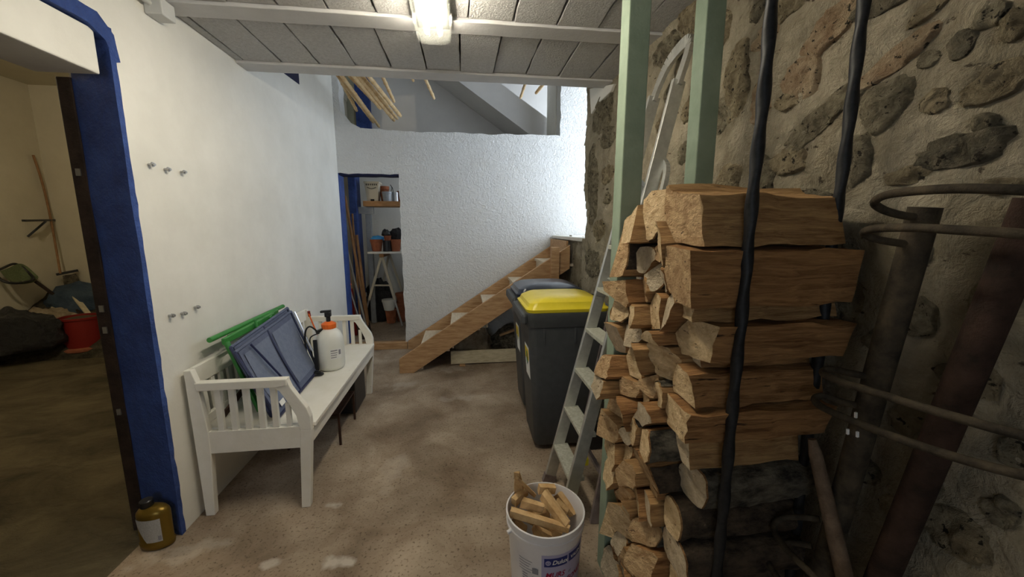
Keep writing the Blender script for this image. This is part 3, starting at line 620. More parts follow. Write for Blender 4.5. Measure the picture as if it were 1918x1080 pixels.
for i in range(18):
    y = 2.10 + i * 0.0765; MB().bar((-1.352, y, 0.525), (-1.362, y, 0.712), 0.014, 0.03, (0, 1, 0)).build('back_slat', 'white_wood', be)

# ---- green folding chair, folded, leaning on the wall
ZS = 0.476
gc = thing('folding_chair', 'green metal folding chair folded up against the wall on the bench', 'chair', (-1.2, 2.5, ZS))
gt = P(392, 637, 'x', -1.33); gt2 = P(530, 573, 'x', -1.33)
MB().tube([gt, gt2], 0.014, 10).build('top_rail', 'green', gc, smooth=40)
g1 = P(418, 640, 'x', -1.29); g2 = P(512, 590, 'x', -1.29)
MB().bar(g1, g2, 0.018, 0.035).build('seat_slat', 'green', gc, bevel=0.003)
g1 = P(428, 632, 'x', -1.31); g2 = P(520, 583, 'x', -1.31); MB().bar(g1, g2, 0.014, 0.03).build('seat_slat', 'green', gc, bevel=0.003)
foot = Vector((-1.16, 2.27, ZS)); top = P(425, 640, 'x', -1.28)
for k, (a, b) in enumerate(((P(424, 640, 'x', -1.28), (-1.15, 2.20, ZS + 0.012)), (P(438, 648, 'x', -1.26), (-1.12, 2.26, ZS + 0.012)), (P(505, 592, 'x', -1.28), (-1.18, 2.86, ZS + 0.012)))):
    MB().bar(a, b, 0.03, 0.018, (1, 0, 0)).build('leg', 'green', gc, bevel=0.003)
for t in (0.2, 0.45, 0.7): 
    a = P(424, 640, 'x', -1.28).lerp(Vector((-1.15, 2.20, ZS)), t); b = P(505, 592, 'x', -1.28).lerp(Vector((-1.18, 2.86, ZS)), t)
    MB().bar(a, b, 0.012, 0.04).build('seat_slat', 'green', gc)
MB().tube([P(477, 598, 'x', -1.27), P(482, 612, 'x', -1.26)], 0.008, 8).build('hook', 'green', gc)
MB().tube([(-1.15, 2.19, ZS + 0.012), (-1.15, 2.27, ZS + 0.012)], 0.012, 8).build('foot', 'green', gc)
# ---- two blue folding loungers leaning in front of it
def lounger(name, label, tl, tr, bl, br, off, tone):
    t = thing(name, label, 'chair', ((bl + br) / 2)[:], 'folded blue loungers on the bench')
    nrm = (tr - tl).cross(bl - tl).normalized()
    if nrm.x < 0: nrm = -nrm
    o = nrm * off; tl, tr, bl, br = tl + o, tr + o, bl + o, br + o
    q = lambda u, v: tl.lerp(tr, u).lerp(bl.lerp(br, u), v)
    def panel(u0, u1, v0, v1, th, mt, nm, parent=t):
        pts = []; k = 12
        for sgn in (1, -1):
            for i in range(k + 1):
                for j in range(5):
                    u = u0 + (u1 - u0) * j / 4; v = v0 + (v1 - v0) * i / k
                    bulge = 0.010 * math.sin(math.pi * i / k) 
                    pts.append(q(u, v) + nrm * (sgn * th - bulge))
        n_ = (k + 1) * 5; mb = MB()
        mb.grid(pts[:n_], k + 1, 5); mb.grid(pts[n_:], k + 1, 5)
        return mb.build(nm, mt, parent, smooth=60)
    panel(0.03, 0.97, 0.02, 0.98, 0.002, 'mesh_edge', 'hem_cloth')
    panel(0.07, 0.46, 0.09, 0.90, 0.005, 'mesh_blue', 'sling_panel'); panel(0.53, 0.95, 0.09, 0.90, 0.005, 'mesh_blue', 'sling_panel')
    MB().tube([q(0, 0.0), q(1, 0.0)], 0.009, 8).build('top_tube', 'mesh_edge', t, smooth=40)
    MB().tube([q(0, 1.0), q(1, 1.0)], 0.009, 8).build('bottom_tube', 'navy_metal', t, smooth=40)
    for u in (0.0, 0.495, 1.0): MB().tube([q(u, 0), q(u, 1.0)], 0.009, 8).build('side_tube', 'navy_metal', t, smooth=40)
    if tone:
        MB().tube([q(0.98, 0.03) + nrm * 0.028, q(0.98, 0.70) + nrm * 0.028], 0.007, 8).build('support_rod', 'steel_bright', t, smooth=40)
        MB().tube([q(0.16, 0.03) + nrm * 0.022, q(0.36, 0.95) + nrm * 0.022], 0.006, 8).build('brace_rod', 'navy_metal', t, smooth=40)
        a = q(0.1, 0.93) + nrm * 0.012; MB().add([a, q(0.18, 0.93) + nrm * 0.012, q(0.18, 0.86) + nrm * 0.012, q(0.1, 0.86) + nrm * 0.012], [(0, 1, 2, 3)]).build('care_tag', 'paper', t)
    return t
TL = P(440, 660, 'x', -1.215); TRr = P(545, 583, 'x', -1.215); BL = P(520, 783, 'z', ZS + 0.012); BR = P(596, 692, 'z', ZS + 0.012)
lounger('folded_lounger', 'blue-grey textile lounger folded flat, the front one beside the sprayer', TL, TRr, BL, BR, 0.0, True)
lounger('folded_lounger', 'blue-grey textile lounger folded flat, squeezed behind the front one', TL + Vector((-0.035, 0.03, 0.02)), TRr + Vector((-0.035, 0.03, 0.02)), BL + Vector((-0.045, 0.03, 0)), BR + Vector((-0.045, 0.03, 0)), 0.0, False)
# ---- garden sprayer
sp = (-0.972, 2.87, ZS)
gs = thing('garden_sprayer', 'white pump sprayer with orange cap and black pump handle on bench', 'sprayer', sp)
MB().lathe([(0.075, 0), (0.088, 0.012), (0.092, 0.03), (0.095, 0.10), (0.096, 0.19), (0.090, 0.235), (0.072, 0.275), (0.045, 0.300), (0.034, 0.305)], sp, 32).build('tank', 'poly_white', gs, smooth=40)
cap = MB()
pr = []
vs = []; n = 32
for (r, z) in ((0.038, 0.300), (0.046, 0.303), (0.048, 0.335), (0.040, 0.343), (0.024, 0.352)):
    for j in range(n):
        a = 2 * math.pi * j / n; rr = r * (1.06 if (j % 2 and r > 0.04) else 1); vs.append((sp[0] + rr * math.cos(a), sp[1] + rr * math.sin(a), ZS + z))
cap.add(vs, [(i * n + j, i * n + (j + 1) % n, (i + 1) * n + (j + 1) % n, (i + 1) * n + j) for i in range(4) for j in range(n)] + [tuple(4 * n + j for j in range(n))])
cp = cap.build('cap', 'orange', gs, smooth=25)
MB().tube([(sp[0], sp[1], ZS + 0.345), (sp[0], sp[1], ZS + 0.395)], 0.015, 12).build('pump_rod', 'black', gs, smooth=40)
MB().box(sp[0] - 0.020, sp[0] + 0.020, sp[1] - 0.022, sp[1] + 0.022, ZS + 0.385, ZS + 0.425).build('pump_handle', 'black', gs, bevel=0.008)
MB().bar((sp[0] - 0.05, sp[1], ZS + 0.424), (sp[0] + 0.022, sp[1], ZS + 0.428), 0.03, 0.016).build('pump_grip', 'black', gs, bevel=0.005)
MB().bar((sp[0] - 0.03, sp[1] - 0.02, ZS + 0.30), (sp[0] - 0.075, sp[1] - 0.05, ZS + 0.285), 0.022, 0.022).build('hose_outlet', 'black', gs, bevel=0.004)
hose = spline([(sp[0] - 0.065, sp[1] - 0.045, ZS + 0.29), (sp[0] - 0.10, sp[1] - 0.075, ZS + 0.335), (sp[0] - 0.135, sp[1] - 0.07, ZS + 0.30), (sp[0] - 0.15, sp[1] - 0.055, ZS + 0.19), (sp[0] - 0.135, sp[1] - 0.06, ZS + 0.08), (sp[0] - 0.11, sp[1] - 0.075, ZS + 0.03), (sp[0] - 0.08, sp[1] - 0.10, ZS + 0.012)])
MB().tube(hose, 0.006, 8).build('hose', 'black', gs, smooth=60)
MB().tube(spline([(sp[0] - 0.05, sp[1] - 0.05, ZS + 0.28), (sp[0] - 0.11, sp[1] - 0.06, ZS + 0.25), (sp[0] - 0.115, sp[1] - 0.05, ZS + 0.17), (sp[0] - 0.10, sp[1] - 0.07, ZS + 0.09)]), 0.0045, 8).build('hose', 'black', gs, smooth=60)
MB().bar((sp[0] - 0.072, sp[1] - 0.085, ZS + 0.24), (sp[0] - 0.068, sp[1] - 0.095, ZS + 0.02), 0.026, 0.014, (0, 1, 0)).build('strap', 'black', gs, bevel=0.003)
for k in range(3):
    a = k * 1.1; MB().tube(spline([(sp[0] - 0.06 + 0.03 * math.cos(a), sp[1] - 0.12, ZS + 0.008 + 0.006 * k), (sp[0] - 0.02, sp[1] - 0.15 - 0.01 * k, ZS + 0.01 + 0.006 * k), (sp[0] - 0.10, sp[1] - 0.17 + 0.02 * k, ZS + 0.012 + 0.004 * k), (sp[0] - 0.13, sp[1] - 0.10, ZS + 0.010 + 0.008 * k)]), 0.008, 8).build('strap_coil', 'black', gs, smooth=60)
lb = []
for i in range(2):
    for j in range(7):
        a = math.radians(-75 + 50 * j / 6); lb.append((sp[0] + 0.0972 * math.cos(a), sp[1] + 0.0972 * math.sin(a), ZS + 0.09 + 0.075 * i))
MB().grid(lb, 2, 7).build('label_plate', 'paper', gs, smooth=60)
for k, (a0, a1, z0, z1) in enumerate(((-72, -45, 0.150, 0.158), (-72, -45, 0.134, 0.140), (-72, -48, 0.118, 0.124), (-72, -50, 0.102, 0.108), (-40, -30, 0.12, 0.155))):
    lb = [(sp[0] + 0.0978 * math.cos(math.radians(a0 + (a1 - a0) * j / 3)), sp[1] + 0.0978 * math.sin(math.radians(a0 + (a1 - a0) * j / 3)), ZS + z) for z in (z0, z1) for j in range(4)]
    MB().grid(lb, 2, 4).build('label_print', 'label_grey', gs)
MB().tube([P(578, 587, 'x', -1.26), P(597, 632, 'x', -1.20), (-1.10, 2.97, ZS + 0.02)], 0.006, 8).build('spray_lance', 'orange', gs, smooth=40)
MB().tube([P(578, 583, 'x', -1.26), P(580, 592, 'x', -1.26)], 0.011, 10).build('lance_nozzle', 'red', gs, smooth=40)

# ---- things under the bench
stl = thing('nesting_table', 'small brown metal side table frame standing under the bench front', 'table', (-1.0, 2.8, 0))
for (x, y) in ((-0.868, 2.62), (-0.868, 2.985), (-1.2, 2.60), (-1.2, 2.985)):
    MB().bar((x, y, 0), (x, y, 0.225), 0.014, 0.014, (0, 1, 0)).build('leg', 'brown_metal', stl)
for a, b in (((-0.868, 2.61, 0.228), (-0.868, 2.995, 0.228)), ((-1.2, 2.60, 0.228), (-1.2, 2.995, 0.228)), ((-0.868, 2.62, 0.228), (-1.2, 2.60, 0.228)), ((-0.868, 2.985, 0.228), (-1.2, 2.985, 0.228))):
    MB().bar(a, b, 0.014, 0.014).build('top_frame', 'brown_metal', stl)
MB().box(-1.19, -0.878, 2.63, 2.97, 0.222, 0.230).build('table_top', 'brown_metal', stl)
bx = thing('storage_box', 'black plastic box with pale blue cloth on top under bench', 'box', (-0.98, 3.22, 0))
MB().box(-1.18, -0.875, 3.06, 3.38, 0.012, 0.30).build('box_body', 'black', bx, bevel=0.01)
for (x, y) in ((-0.90, 3.09), (-0.90, 3.35)): MB().tube([(x, y - 0.012, 0.014), (x, y + 0.012, 0.014)], 0.014, 10).build('castor', 'black', bx)
tag(MB().box(-1.15, -0.872, 3.10, 3.40, 0.30, 0.332).build('folded_cloth', mat('pale_blue_cloth', (0.20, 0.32, 0.42), (0.26, 0.38, 0.48), 20, 0.9), bevel=0.01), 'pale blue folded cloth lying on the black box under bench', 'cloth')
tag(MB().bar((-1.29, 2.10, ZS + 0.02), (-1.27, 2.46, ZS + 0.15), 0.012, 0.03).build('dark_strip', 'brown_metal'), 'dark flat strip lying at the back of the bench seat', 'strip')

# ================================================================== GOLD BOTTLE
bt = thing('oil_bottle', 'gold plastic bottle with pale label standing at the blue jamb', 'bottle', (-1.472, 1.835, 0))
bc = (-1.472, 1.835, 0.0)
def oval(prof, c, fx, fy, mt, nm, par, n=28):
    vs = [(c[0] + r * fx * math.cos(2 * math.pi * j / n), c[1] + r * fy * math.sin(2 * math.pi * j / n), c[2] + z) for r, z in prof for j in range(n)]
    k = len(prof)
    return MB().add(vs, [(i * n + j, i * n + (j + 1) % n, (i + 1) * n + (j + 1) % n, (i + 1) * n + j) for i in range(k - 1) for j in range(n)] + [tuple(range(n - 1, -1, -1)), tuple((k - 1) * n + j for j in range(n))]).build(nm, mt, par, smooth=40)
oval([(0.062, 0.0), (0.072, 0.008), (0.074, 0.028), (0.069, 0.034), (0.070, 0.172), (0.068, 0.182), (0.058, 0.196), (0.038, 0.206), (0.030, 0.209)], bc, 1.0, 0.62, 'gold', 'body', bt)
MB().lathe([(0.024, 0), (0.026, 0.004), (0.026, 0.03), (0.022, 0.034)], (bc[0] - 0.022, bc[1], 0.206), 20).build('screw_cap', 'black', bt, smooth=40)
lb = []
N_ = 12
for i in range(N_ + 1):
    v = i / N_
    a0, a1 = 210 + 55 * (1 - v) ** 1.0 * 0.9, 312
    for j in range(8):
        a = math.radians(a0 + (a1 - a0) * j / 7); lb.append((bc[0] + 0.0718 * math.cos(a), bc[1] + 0.0718 * 0.62 * math.sin(a), 0.045 + 0.115 * v))
MB().grid(lb, N_ + 1, 8).build('paper_label', mat('bottle_label', (0.36, 0.35, 0.33), (0.48, 0.47, 0.45), 200, 0.6), bt, smooth=60)
lb = [(bc[0] + 0.0724 * math.cos(math.radians(a)), bc[1] + 0.0724 * 0.62 * math.sin(math.radians(a)), z) for z in (0.052, 0.075) for a in (298, 302, 306, 309)]
MB().grid(lb, 2, 4).build('barcode_print', 'label_grey', bt)

# ================================================================== STEPLADDER (folded, leaning on the stone wall)
ld = thing('stepladder', 'paint-spotted aluminium stepladder leaning folded between bins and green post', 'ladder', (0.6, 1.88, 0))
def railpt(y, t): return Vector((0.485 + (1.03 - 0.485) * t, y, 2.24 * t))
yF, yN = 2.045, 1.71
yFt, yNt = 2.03, 1.80
def rp(side, t):
    y = (yF + (yFt - yF) * t) if side else (yN + (yNt - yN) * t)
    return railpt(y, t)
for side in (1, 0):
    path = [rp(side, 0.0), rp(side, 0.5), rp(side, 0.97)]
    for a, b in zip(path[:-1], path[1:]): MB().bar(a, b, 0.024, 0.062, (1, 0, 0)).build('front_rail', 'alu', ld, bevel=0.003)
    o = Vector((0.105, 0, 0)); 
    a = rp(side, 0.0) + Vector((0.16, 0.012 if side else -0.012, 0)); b = rp(side, 0.70) + Vector((0.07, 0, 0))
    MB().bar(a, b, 0.02, 0.045, (1, 0, 0)).build('rear_rail', 'alu_dull', ld, bevel=0.002)
    MB().bar(rp(side, 0.0) + Vector((-0.004, 0, 0)), rp(side, 0.022), 0.032, 0.07, (1, 0, 0)).build('foot', 'alu_dull', ld)
for k in range(7):
    t = 0.105 + 0.1035 * k
    a = rp(1, t); b = rp(0, t)
    MB().bar(a + Vector((0.012, 0, 0)), b + Vector((0.012, 0, 0)), 0.085, 0.022).build('tread', 'alu_tread', ld, bevel=0.003)
for t in (0.12, 0.38): 
    a = rp(1, t) + Vector((0.14 - 0.1 * t, 0, 0)); b = rp(0, t) + Vector((0.14 - 0.1 * t, 0, 0)); MB().bar(a, b, 0.02, 0.02).build('rear_cross_bar', 'alu_dull', ld)
# top grab loop joining the two rails, and the hinge yoke below it
loop = [rp(1, 0.96), rp(1, 1.0) + Vector((0.005, -0.01, 0)), rp(1, 1.035) + Vector((0.01, -0.06, 0.01)), rp(0, 1.045) + Vector((0.01, 0.04, 0.02)), rp(0, 1.04) + Vector((0.01, 0.0, 0.0)), rp(0, 0.96)]
lp = spline(loop, 4); mb = MB()
for a, b in zip(lp[:-1], lp[1:]): mb.bar(a, b, 0.05, 0.02, (1, 0, 0.1))
mb.build('grab_loop', 'alu', ld)
yk = spline([rp(0, 0.66) + Vector((0.03, -0.03, 0)), rp(0, 0.74) + Vector((0.04, -0.045, 0)), rp(0, 0.79) + Vector((0.04, -0.03, 0)), rp(0, 0.81) + Vector((0.03, 0.01, 0))], 5); mb = MB()
for a, b in zip(yk[:-1], yk[1:]): mb.bar(a, b, 0.03, 0.02, (1, 0, 0))
mb.build('hinge_yoke', 'alu', ld)
MB().bar(rp(1, 0.72) + Vector((0.02, 0, 0)), rp(0, 0.74) + Vector((0.02, 0, 0)), 0.20, 0.02, (1, 0, 1)).build('platform', 'grey_metal', ld, bevel=0.004)
MB().tube([rp(1, 0.545) + Vector((0.02, 0.02, 0)), rp(0, 0.545) + Vector((0.02, -0.02, 0))], 0.008, 8).build('spreader_rod', 'alu', ld)
MB().box(0.60, 0.63, 1.76, 1.79, 0.28, 0.32).build('yellow_cap', 'lid_yellow', ld, bevel=0.004)

# ================================================================== GREEN POSTS, BLACK BARS
def post(x0, x1, lean, label):
    t = MB().add([(x0 - lean, 1.40, 0), (x1 - lean, 1.40, 0), (x1 - lean, 1.475, 0), (x0 - lean, 1.475, 0), (x0, 1.40, ZC - 0.01), (x1, 1.40, ZC - 0.01), (x1, 1.475, ZC - 0.01), (x0, 1.475, ZC - 0.01)],
                 [(3, 2, 1, 0), (4, 5, 6, 7), (0, 1, 5, 4), (1, 2, 6, 5), (2, 3, 7, 6), (3, 0, 4, 7)]).build('timber_post', 'green_post', bevel=0.004)
    return tag(t, label, 'post', 'sage green posts of the firewood rack')
post(0.594, 0.674, 0.012, 'sage green timber post at the log ends beside the stepladder')
post(0.880, 0.955, 0.0, 'sage green timber post near the stone wall rising behind logs')
def twisted(x, y, label, seed):
    n = 150; ns = 10; vs = []
    for i in range(n + 1):
        z = 0.0 + (ZC - 0.008) * i / n
        cx = x + 0.004 * nz(z, seed, 0, 2.5); cy = y + 0.003 * nz(z, seed, 4, 2.0)
        for j in range(ns):
            a = 2 * math.pi * j / ns; r = 0.0138 * (1 + 0.13 * math.cos(2 * (a - z * 24))) * (1 + 0.05 * nz(z, seed, 9, 10))
            vs.append((cx + r * math.cos(a), cy + r * math.sin(a), z))
    fs = [(i * ns + j, i * ns + (j + 1) % ns, (i + 1) * ns + (j + 1) % ns, (i + 1) * ns + j) for i in range(n) for j in range(ns)] + [tuple(range(ns - 1, -1, -1)), tuple(n * ns + j for j in range(ns))]
    tag(MB().add(vs, fs).build('twisted_bar', 'black_rubber', smooth=60), label, 'bar', 'black twisted bars in front of the firewood')
twisted(0.704, 0.875, 'black spirally twisted upright bar crossing the middle of the firewood', 1)
twisted(1.000, 0.93, 'black spirally twisted upright bar at the stone-wall end of firewood', 6)

# ================================================================== FIREWOOD PILE
def clip(poly, nx, ny, c):
    out = []
    for i in range(len(poly)):
        a = poly[i]; b = poly[(i + 1) % len(poly)]; da = nx * a[0] + ny * a[1] - c; db = nx * b[0] + ny * b[1] - c
        if da <= 0: out.append(a)
        if da * db < 0:
            t = da / (da - db); out.append((a[0] + (b[0] - a[0]) * t, a[1] + (b[1] - a[1]) * t))
    return out
rw = random.Random(21)
NEAR = [1.525, 1.375, 1.265, 1.195, 1.125, 1.055, 0.965, 0.865, 0.745, 0.63, 0.515, 0.395, 0.27, 0.15, 0.05]
WN = [0.004, 0.005, -0.001, 0.002, -0.001, 0.002, 0.003, 0.002, 0.003, 0.001, 0.003, 0.003, 0.002, 0.002, 0]
seeds = []          # (y, z, weight, row, col)
for r, z in enumerate(NEAR): seeds.append((0.965 + rw.uniform(-0.006, 0.006), z, WN[r], r, -1))
cols = [1.065, 1.145, 1.225, 1.318]
for c, y in enumerate(cols):
    z = 0.035 + rw.uniform(0, 0.03); zmax = (1.50, 1.56, 1.50, 1.45)[c]; r = 0; lst = []
    while z < zmax:
        lst.append(z); z += rw.uniform(0.070, 0.105)
    for i, z in enumerate(lst): seeds.append((y + rw.uniform(-0.030, 0.030), z, rw.uniform(-0.0022, 0.0026), len(lst) - 1 - i, c))
NY = [0.905, 0.872, 0.915, 0.885, 0.955, 0.905, 0.885, 0.94, 0.90, 0.925, 0.89, 0.93, 0.90, 0.92, 0.91]
NT = [0.25, -0.10, 0.3, -0.25, 0.1, 0.2, -0.3, 0.15, -0.2, 0.3, -0.1, 0.2, -0.2, 0.1, 0.0]
for k, (y, z, w, r, c) in enumerate(seeds):
    yn = NY[r % len(NY)] if c == -1 else 0.885
    poly = [(yn + NT[r % len(NT)] * (0 - z), 0.0), (1.392, 0.0), (1.392, 1.525), (1.30, 1.55), (1.20, 1.62), (1.06, 1.62), (1.04, 1.60), (yn + NT[r % len(NT)] * (1.59 - z), 1.585)]
    for k2, (y2, z2, w2, r2, c2) in enumerate(seeds):
        if k2 == k: continue
        nx, ny = 2 * (y2 - y), 2 * (z2 - z)
        if nx * nx + ny * ny > 0.5: continue
        poly = clip(poly, nx, ny, (y2 * y2 + z2 * z2 - w2) - (y * y + z * z - w))
        if len(poly) < 3: break
    if len(poly) < 3: continue
    cy = sum(p[0] for p in poly) / len(poly); cz = sum(p[1] for p in poly) / len(poly)
    near = c == -1
    # merge tiny edges
    q = []
    for p in poly:
        if not q or math.hypot(p[0] - q[-1][0], p[1] - q[-1][1]) > 0.010: q.append(p)
    if len(q) > 3 and math.hypot(q[0][0] - q[-1][0], q[0][1] - q[-1][1]) < 0.010: q.pop()
    poly = q
    if len(poly) < 3: continue
    sh = rw.uniform(0.93, 0.97) if near else rw.uniform(0.86, 0.955)
    poly = [(cy + (p[0] - cy) * sh, cz + (p[1] - cz) * sh) for p in poly]
    barky = (rw.random() < 0.42 and not near) or (near and z < 0.80)
    # subdivide outline, round part of it (the bark side)
    m_ = len(poly); bark_from = rw.randrange(m_); bark_n = max(2, m_ // 2) if barky else 0
    if near: bark_from = 0; bark_n = m_ if barky else 0
    ol = []; isb = []
    for i in range(m_):
        a = poly[i]; b = poly[(i + 1) % m_]; inb = ((i - bark_from) % m_) < bark_n
        kk = 4 if (barky or near) else 2
        for j in range(kk):
            t = j / kk; p = (a[0] + (b[0] - a[0]) * t, a[1] + (b[1] - a[1]) * t); ol.append(p); isb.append(inb)
    if barky:
        for _ in range(2):
            n_ = len(ol); new = []
            for i in range(n_):
                if isb[i] or isb[i - 1]:
                    a, b, d = ol[i - 1], ol[i], ol[(i + 1) % n_]; new.append(((a[0] + 2 * b[0] + d[0]) / 4, (a[1] + 2 * b[1] + d[1]) / 4))
                else: new.append(ol[i])
            ol = new
    ol = [(p[0] + 0.0045 * nz(p[0] * 60, p[1] * 60, k), p[1] + 0.0045 * nz(p[0] * 60, p[1] * 60, k + 50)) for p in ol]
    if near:
        x0 = {0: 0.590, 1: 0.575, 2: 0.605, 3: 0.635, 4: 0.66, 5: 0.615, 6: 0.60}.get(r, 0.60 + rw.uniform(0, 0.07))
        x1 = {0: 1.005, 1: 1.045, 2: 1.035, 3: 1.045, 4: 1.00, 5: 1.015, 6: 1.02}.get(r, 1.00 + rw.uniform(-0.02, 0.03))
    else:
        x0 = 0.588 + 0.034 * rw.uniform(-1, 1) + 0.03 * max(0, 0.6 - abs(z - 0.9)) * -1; x1 = x0 + rw.uniform(0.36, 0.42)
        if c == 3 and abs(z - 0.94) < 0.06: x0 -= 0.05
        if c == 3: x0 = min(x0, 0.595)
    nseg = 9; n_ = len(ol); vs = []; tilt = rw.uniform(-0.012, 0.012)
    f_ = 0.35 if near else 1.0; sl = f_ * rw.uniform(-0.45, 0.45); sl2 = f_ * rw.uniform(-0.45, 0.45)
    for i in range(nseg + 1):
        t = i / nseg
        for (py, pz) in ol:
            e = (sl * (py - cy) + sl2 * (pz - cz)) * (1 - t) + 0.010 * nz(py * 40, pz * 40, k) * (1 - t if i == 0 else 0)
            ww = (0.012 if near else 0.007) if 0 < i < nseg else 0.001
            ks = 1 - (0.05 + 0.05 * nz(k, 3, 1)) * t
            vs.append((x0 + (x1 - x0) * t + e, cy + (py - cy) * ks + ww * nz(t * 5 + k, py * 20, pz * 20) + tilt * t * 0.6, cz + (pz - cz) * ks + ww * nz(t * 5 + k, py * 20 + 7, pz * 20)))
    side = 'wood_side_b' if rw.random() < 0.45 else 'wood_side'
    if near and r in (1, 3, 5, 6): side = 'wood_side'
    if near and r in (0,): side = 'wood_side_b'
    end = rw.choice(['wood_end', 'wood_end', 'wood_end_b', 'wood_end_c'])
    bkm = rw.choice(['bark', 'bark_grey'])
    mb = MB(); fs = [tuple(range(n_ - 1, -1, -1))]; 
    mb.add(vs, fs, 1)
    for i in range(nseg):
        for j in range(n_): mb.f.append((i * n_ + j, i * n_ + (j + 1) % n_, (i + 1) * n_ + (j + 1) % n_, (i + 1) * n_ + j)); mb.m.append(0)
    mb.f.append(tuple(nseg * n_ + j for j in range(n_))); mb.m.append(1)
    look = {'wood_end': 'pale', 'wood_end_b': 'tan', 'wood_end_c': 'greyish'}[end]
    kind = 'split log with dark bark' if barky else 'bare split log'
    if near: label = f'{look} {kind}, {ORD[r + 1]} from top in the column behind black bars'
    else: label = f'{look} {kind}, {ORD[r + 1]} from top, {ORD[4 - c]} column from post'
    ob = mb.build('firewood_log', [side, end], smooth=32)
    tag(ob, label, 'log', 'split logs in the firewood pile')
    if barky:
        bvs = []; bfs = []
        js = [j for j in range(n_) if isb[j]]
        bm_ = MB()
        for j in js:
            o_ = len(bvs)
            for i in range(nseg + 1):
                for jj in (j, (j + 1) % n_):
                    v = vs[i * n_ + jj]; d = Vector((0, v[1] - cy, v[2] - cz)); d.normalize()
                    th = 0.0035 + 0.003 * nz(v[0] * 30, v[1] * 40, v[2] * 40)
                    bvs.append((v[0] + (0.004 if i == 0 else 0), v[1] + d.y * th, v[2] + d.z * th))
            for i in range(nseg): bfs.append((o_ + 2 * i, o_ + 2 * i + 1, o_ + 2 * i + 3, o_ + 2 * i + 2))
        bm_.add(bvs, bfs); bm_.build('bark', bkm, ob, smooth=50)

# ================================================================== IRON POLE WITH HOOPS, RUSTY PIPES
hp = thing('hooped_iron_pole', 'leaning iron pole with paired bent iron hoops against stone wall', 'pole', (1.0, 0.886, 0))
pt, pb = P(1733, 388, 'x', 1.0), Vector((1.0, 0.888, 0))
pp = [pb.lerp(pt, t) for t in (0, 0.25, 0.5, 0.75, 1)]
MB().tube(pp, 0.028, 18).build('pole_tube', 'rust', hp, smooth=40)
def hoop(pix):
    pts = [P(px, py, 'x', x) for px, py, x in pix]
    MB().tube(spline(pts, 6), 0.0085, 10).build('hoop', 'rust', hp, smooth=60)
hoop([(1722, 406, 0.985), (1690, 403, 0.955), (1655, 393, 0.92), (1638, 379, 0.895), (1660, 365, 0.87), (1720, 357, 0.86), (1800, 353, 0.86), (1918, 356, 0.88), (2050, 366, 0.93)])
hoop([(1704, 457, 0.985), (1670, 453, 0.95), (1636, 446, 0.915), (1619, 435, 0.89), (1640, 428, 0.87), (1700, 426, 0.86), (1800, 431, 0.86), (1918, 438, 0.88), (2050, 452, 0.93)])
hoop([(1632, 706, 0.985), (1590, 698, 0.955), (1555, 691, 0.92), (1541, 697, 0.895), (1560, 709, 0.875), (1640, 735, 0.86), (1780, 778, 0.86), (1918, 816, 0.88), (2050, 850, 0.93)])
hoop([(1612, 760, 0.985), (1575, 752, 0.955), (1540, 741, 0.92), (1526, 748, 0.895), (1545, 765, 0.875), (1640, 805, 0.86), (1780, 853, 0.86), (1918, 890, 0.88), (2050, 920, 0.93)])
hoop([(1535, 972, 0.985), (1500, 968, 0.955), (1465, 970, 0.92), (1450, 985, 0.895), (1460, 1012, 0.875), (1505, 1060, 0.86), (1560, 1105, 0.86), (1680, 1170, 0.87)])
hoop([(1520, 1022, 0.985), (1485, 1016, 0.955), (1452, 1020, 0.92), (1437, 1036, 0.895), (1446, 1066, 0.875), (1490, 1120, 0.86), (1560, 1180, 0.86)])
for k, (px, py) in enumerate(((1603, 772), (1588, 803), (1606, 808))):
    a = P(px, py, 'x', 0.93); MB().bar(a, a + Vector((0.002, 0, -0.014)), 0.005, 0.004, (0, 1, 0)).build('paint_drip', 'paper', hp)
a = P(1905, 470, 'x', 1.03); b = P(1660, 1060, 'x', 1.03); d = (b - a)
a2 = a - d * 0.12; k = (a.z) / (a.z - b.z); b2 = a + d * k
mb = MB(); mb.tube([a2, a.lerp(b, 0.5), b2], 0.030, 18)
tag(mb.build('rusty_pipe', 'rust_red', smooth=40), 'thick dark red rusty pipe leaning along the stone wall', 'pipe')
a = P(1521, 822, 'y', 0.85); b = P(1582, 1080, 'y', 0.75); d = b - a; b2 = a + d * (a.z / (a.z - b.z))
tag(MB().tube([a, a.lerp(b2, 0.04), a.lerp(b2, 0.3), b2], [0.010, 0.016, 0.020, 0.021], 14).build('rusty_rod', 'rust_tan', smooth=40), 'brown rusty rod standing between firewood and hooped pole', 'rod')

# ================================================================== PAINT BUCKET WITH KINDLING
bk = (0.312, 1.365, 0.0); HB = 0.385
pbk = thing('paint_bucket', 'white printed paint bucket filled with kindling sticks', 'bucket', bk)
rb = lambda z: 0.132 + 0.020 * z / HB
MB().lathe([(0.0, 0.004), (0.126, 0.0), (0.132, 0.006), (rb(0.33), 0.33), (0.156, 0.335), (0.157, 0.35), (0.153, 0.352), (0.154, 0.375), (0.158, 0.378), (0.158, 0.385), (0.152, 0.386), (0.148, 0.37), (0.127, 0.012), (0.0, 0.012)], bk, 48).build('bucket_body', 'bucket', pbk, smooth=35)
for sgn in (-1, 1):
    a = math.radians(200 if sgn < 0 else 20)
    MB().tube([(bk[0] + 0.153 * math.cos(a), bk[1] + 0.153 * math.sin(a), 0.345), (bk[0] + 0.170 * math.cos(a), bk[1] + 0.170 * math.sin(a), 0.34)], 0.008, 10).build('handle_lug', 'bucket', pbk, smooth=40)
arc = []
for i in range(17):
    t = i / 16; a = math.radians(200 + 180 * t); arc.append((bk[0] + 0.166 * math.cos(a), bk[1] + 0.166 * math.sin(a), 0.34 - 0.15 * math.sin(math.pi * t) * 0.25))
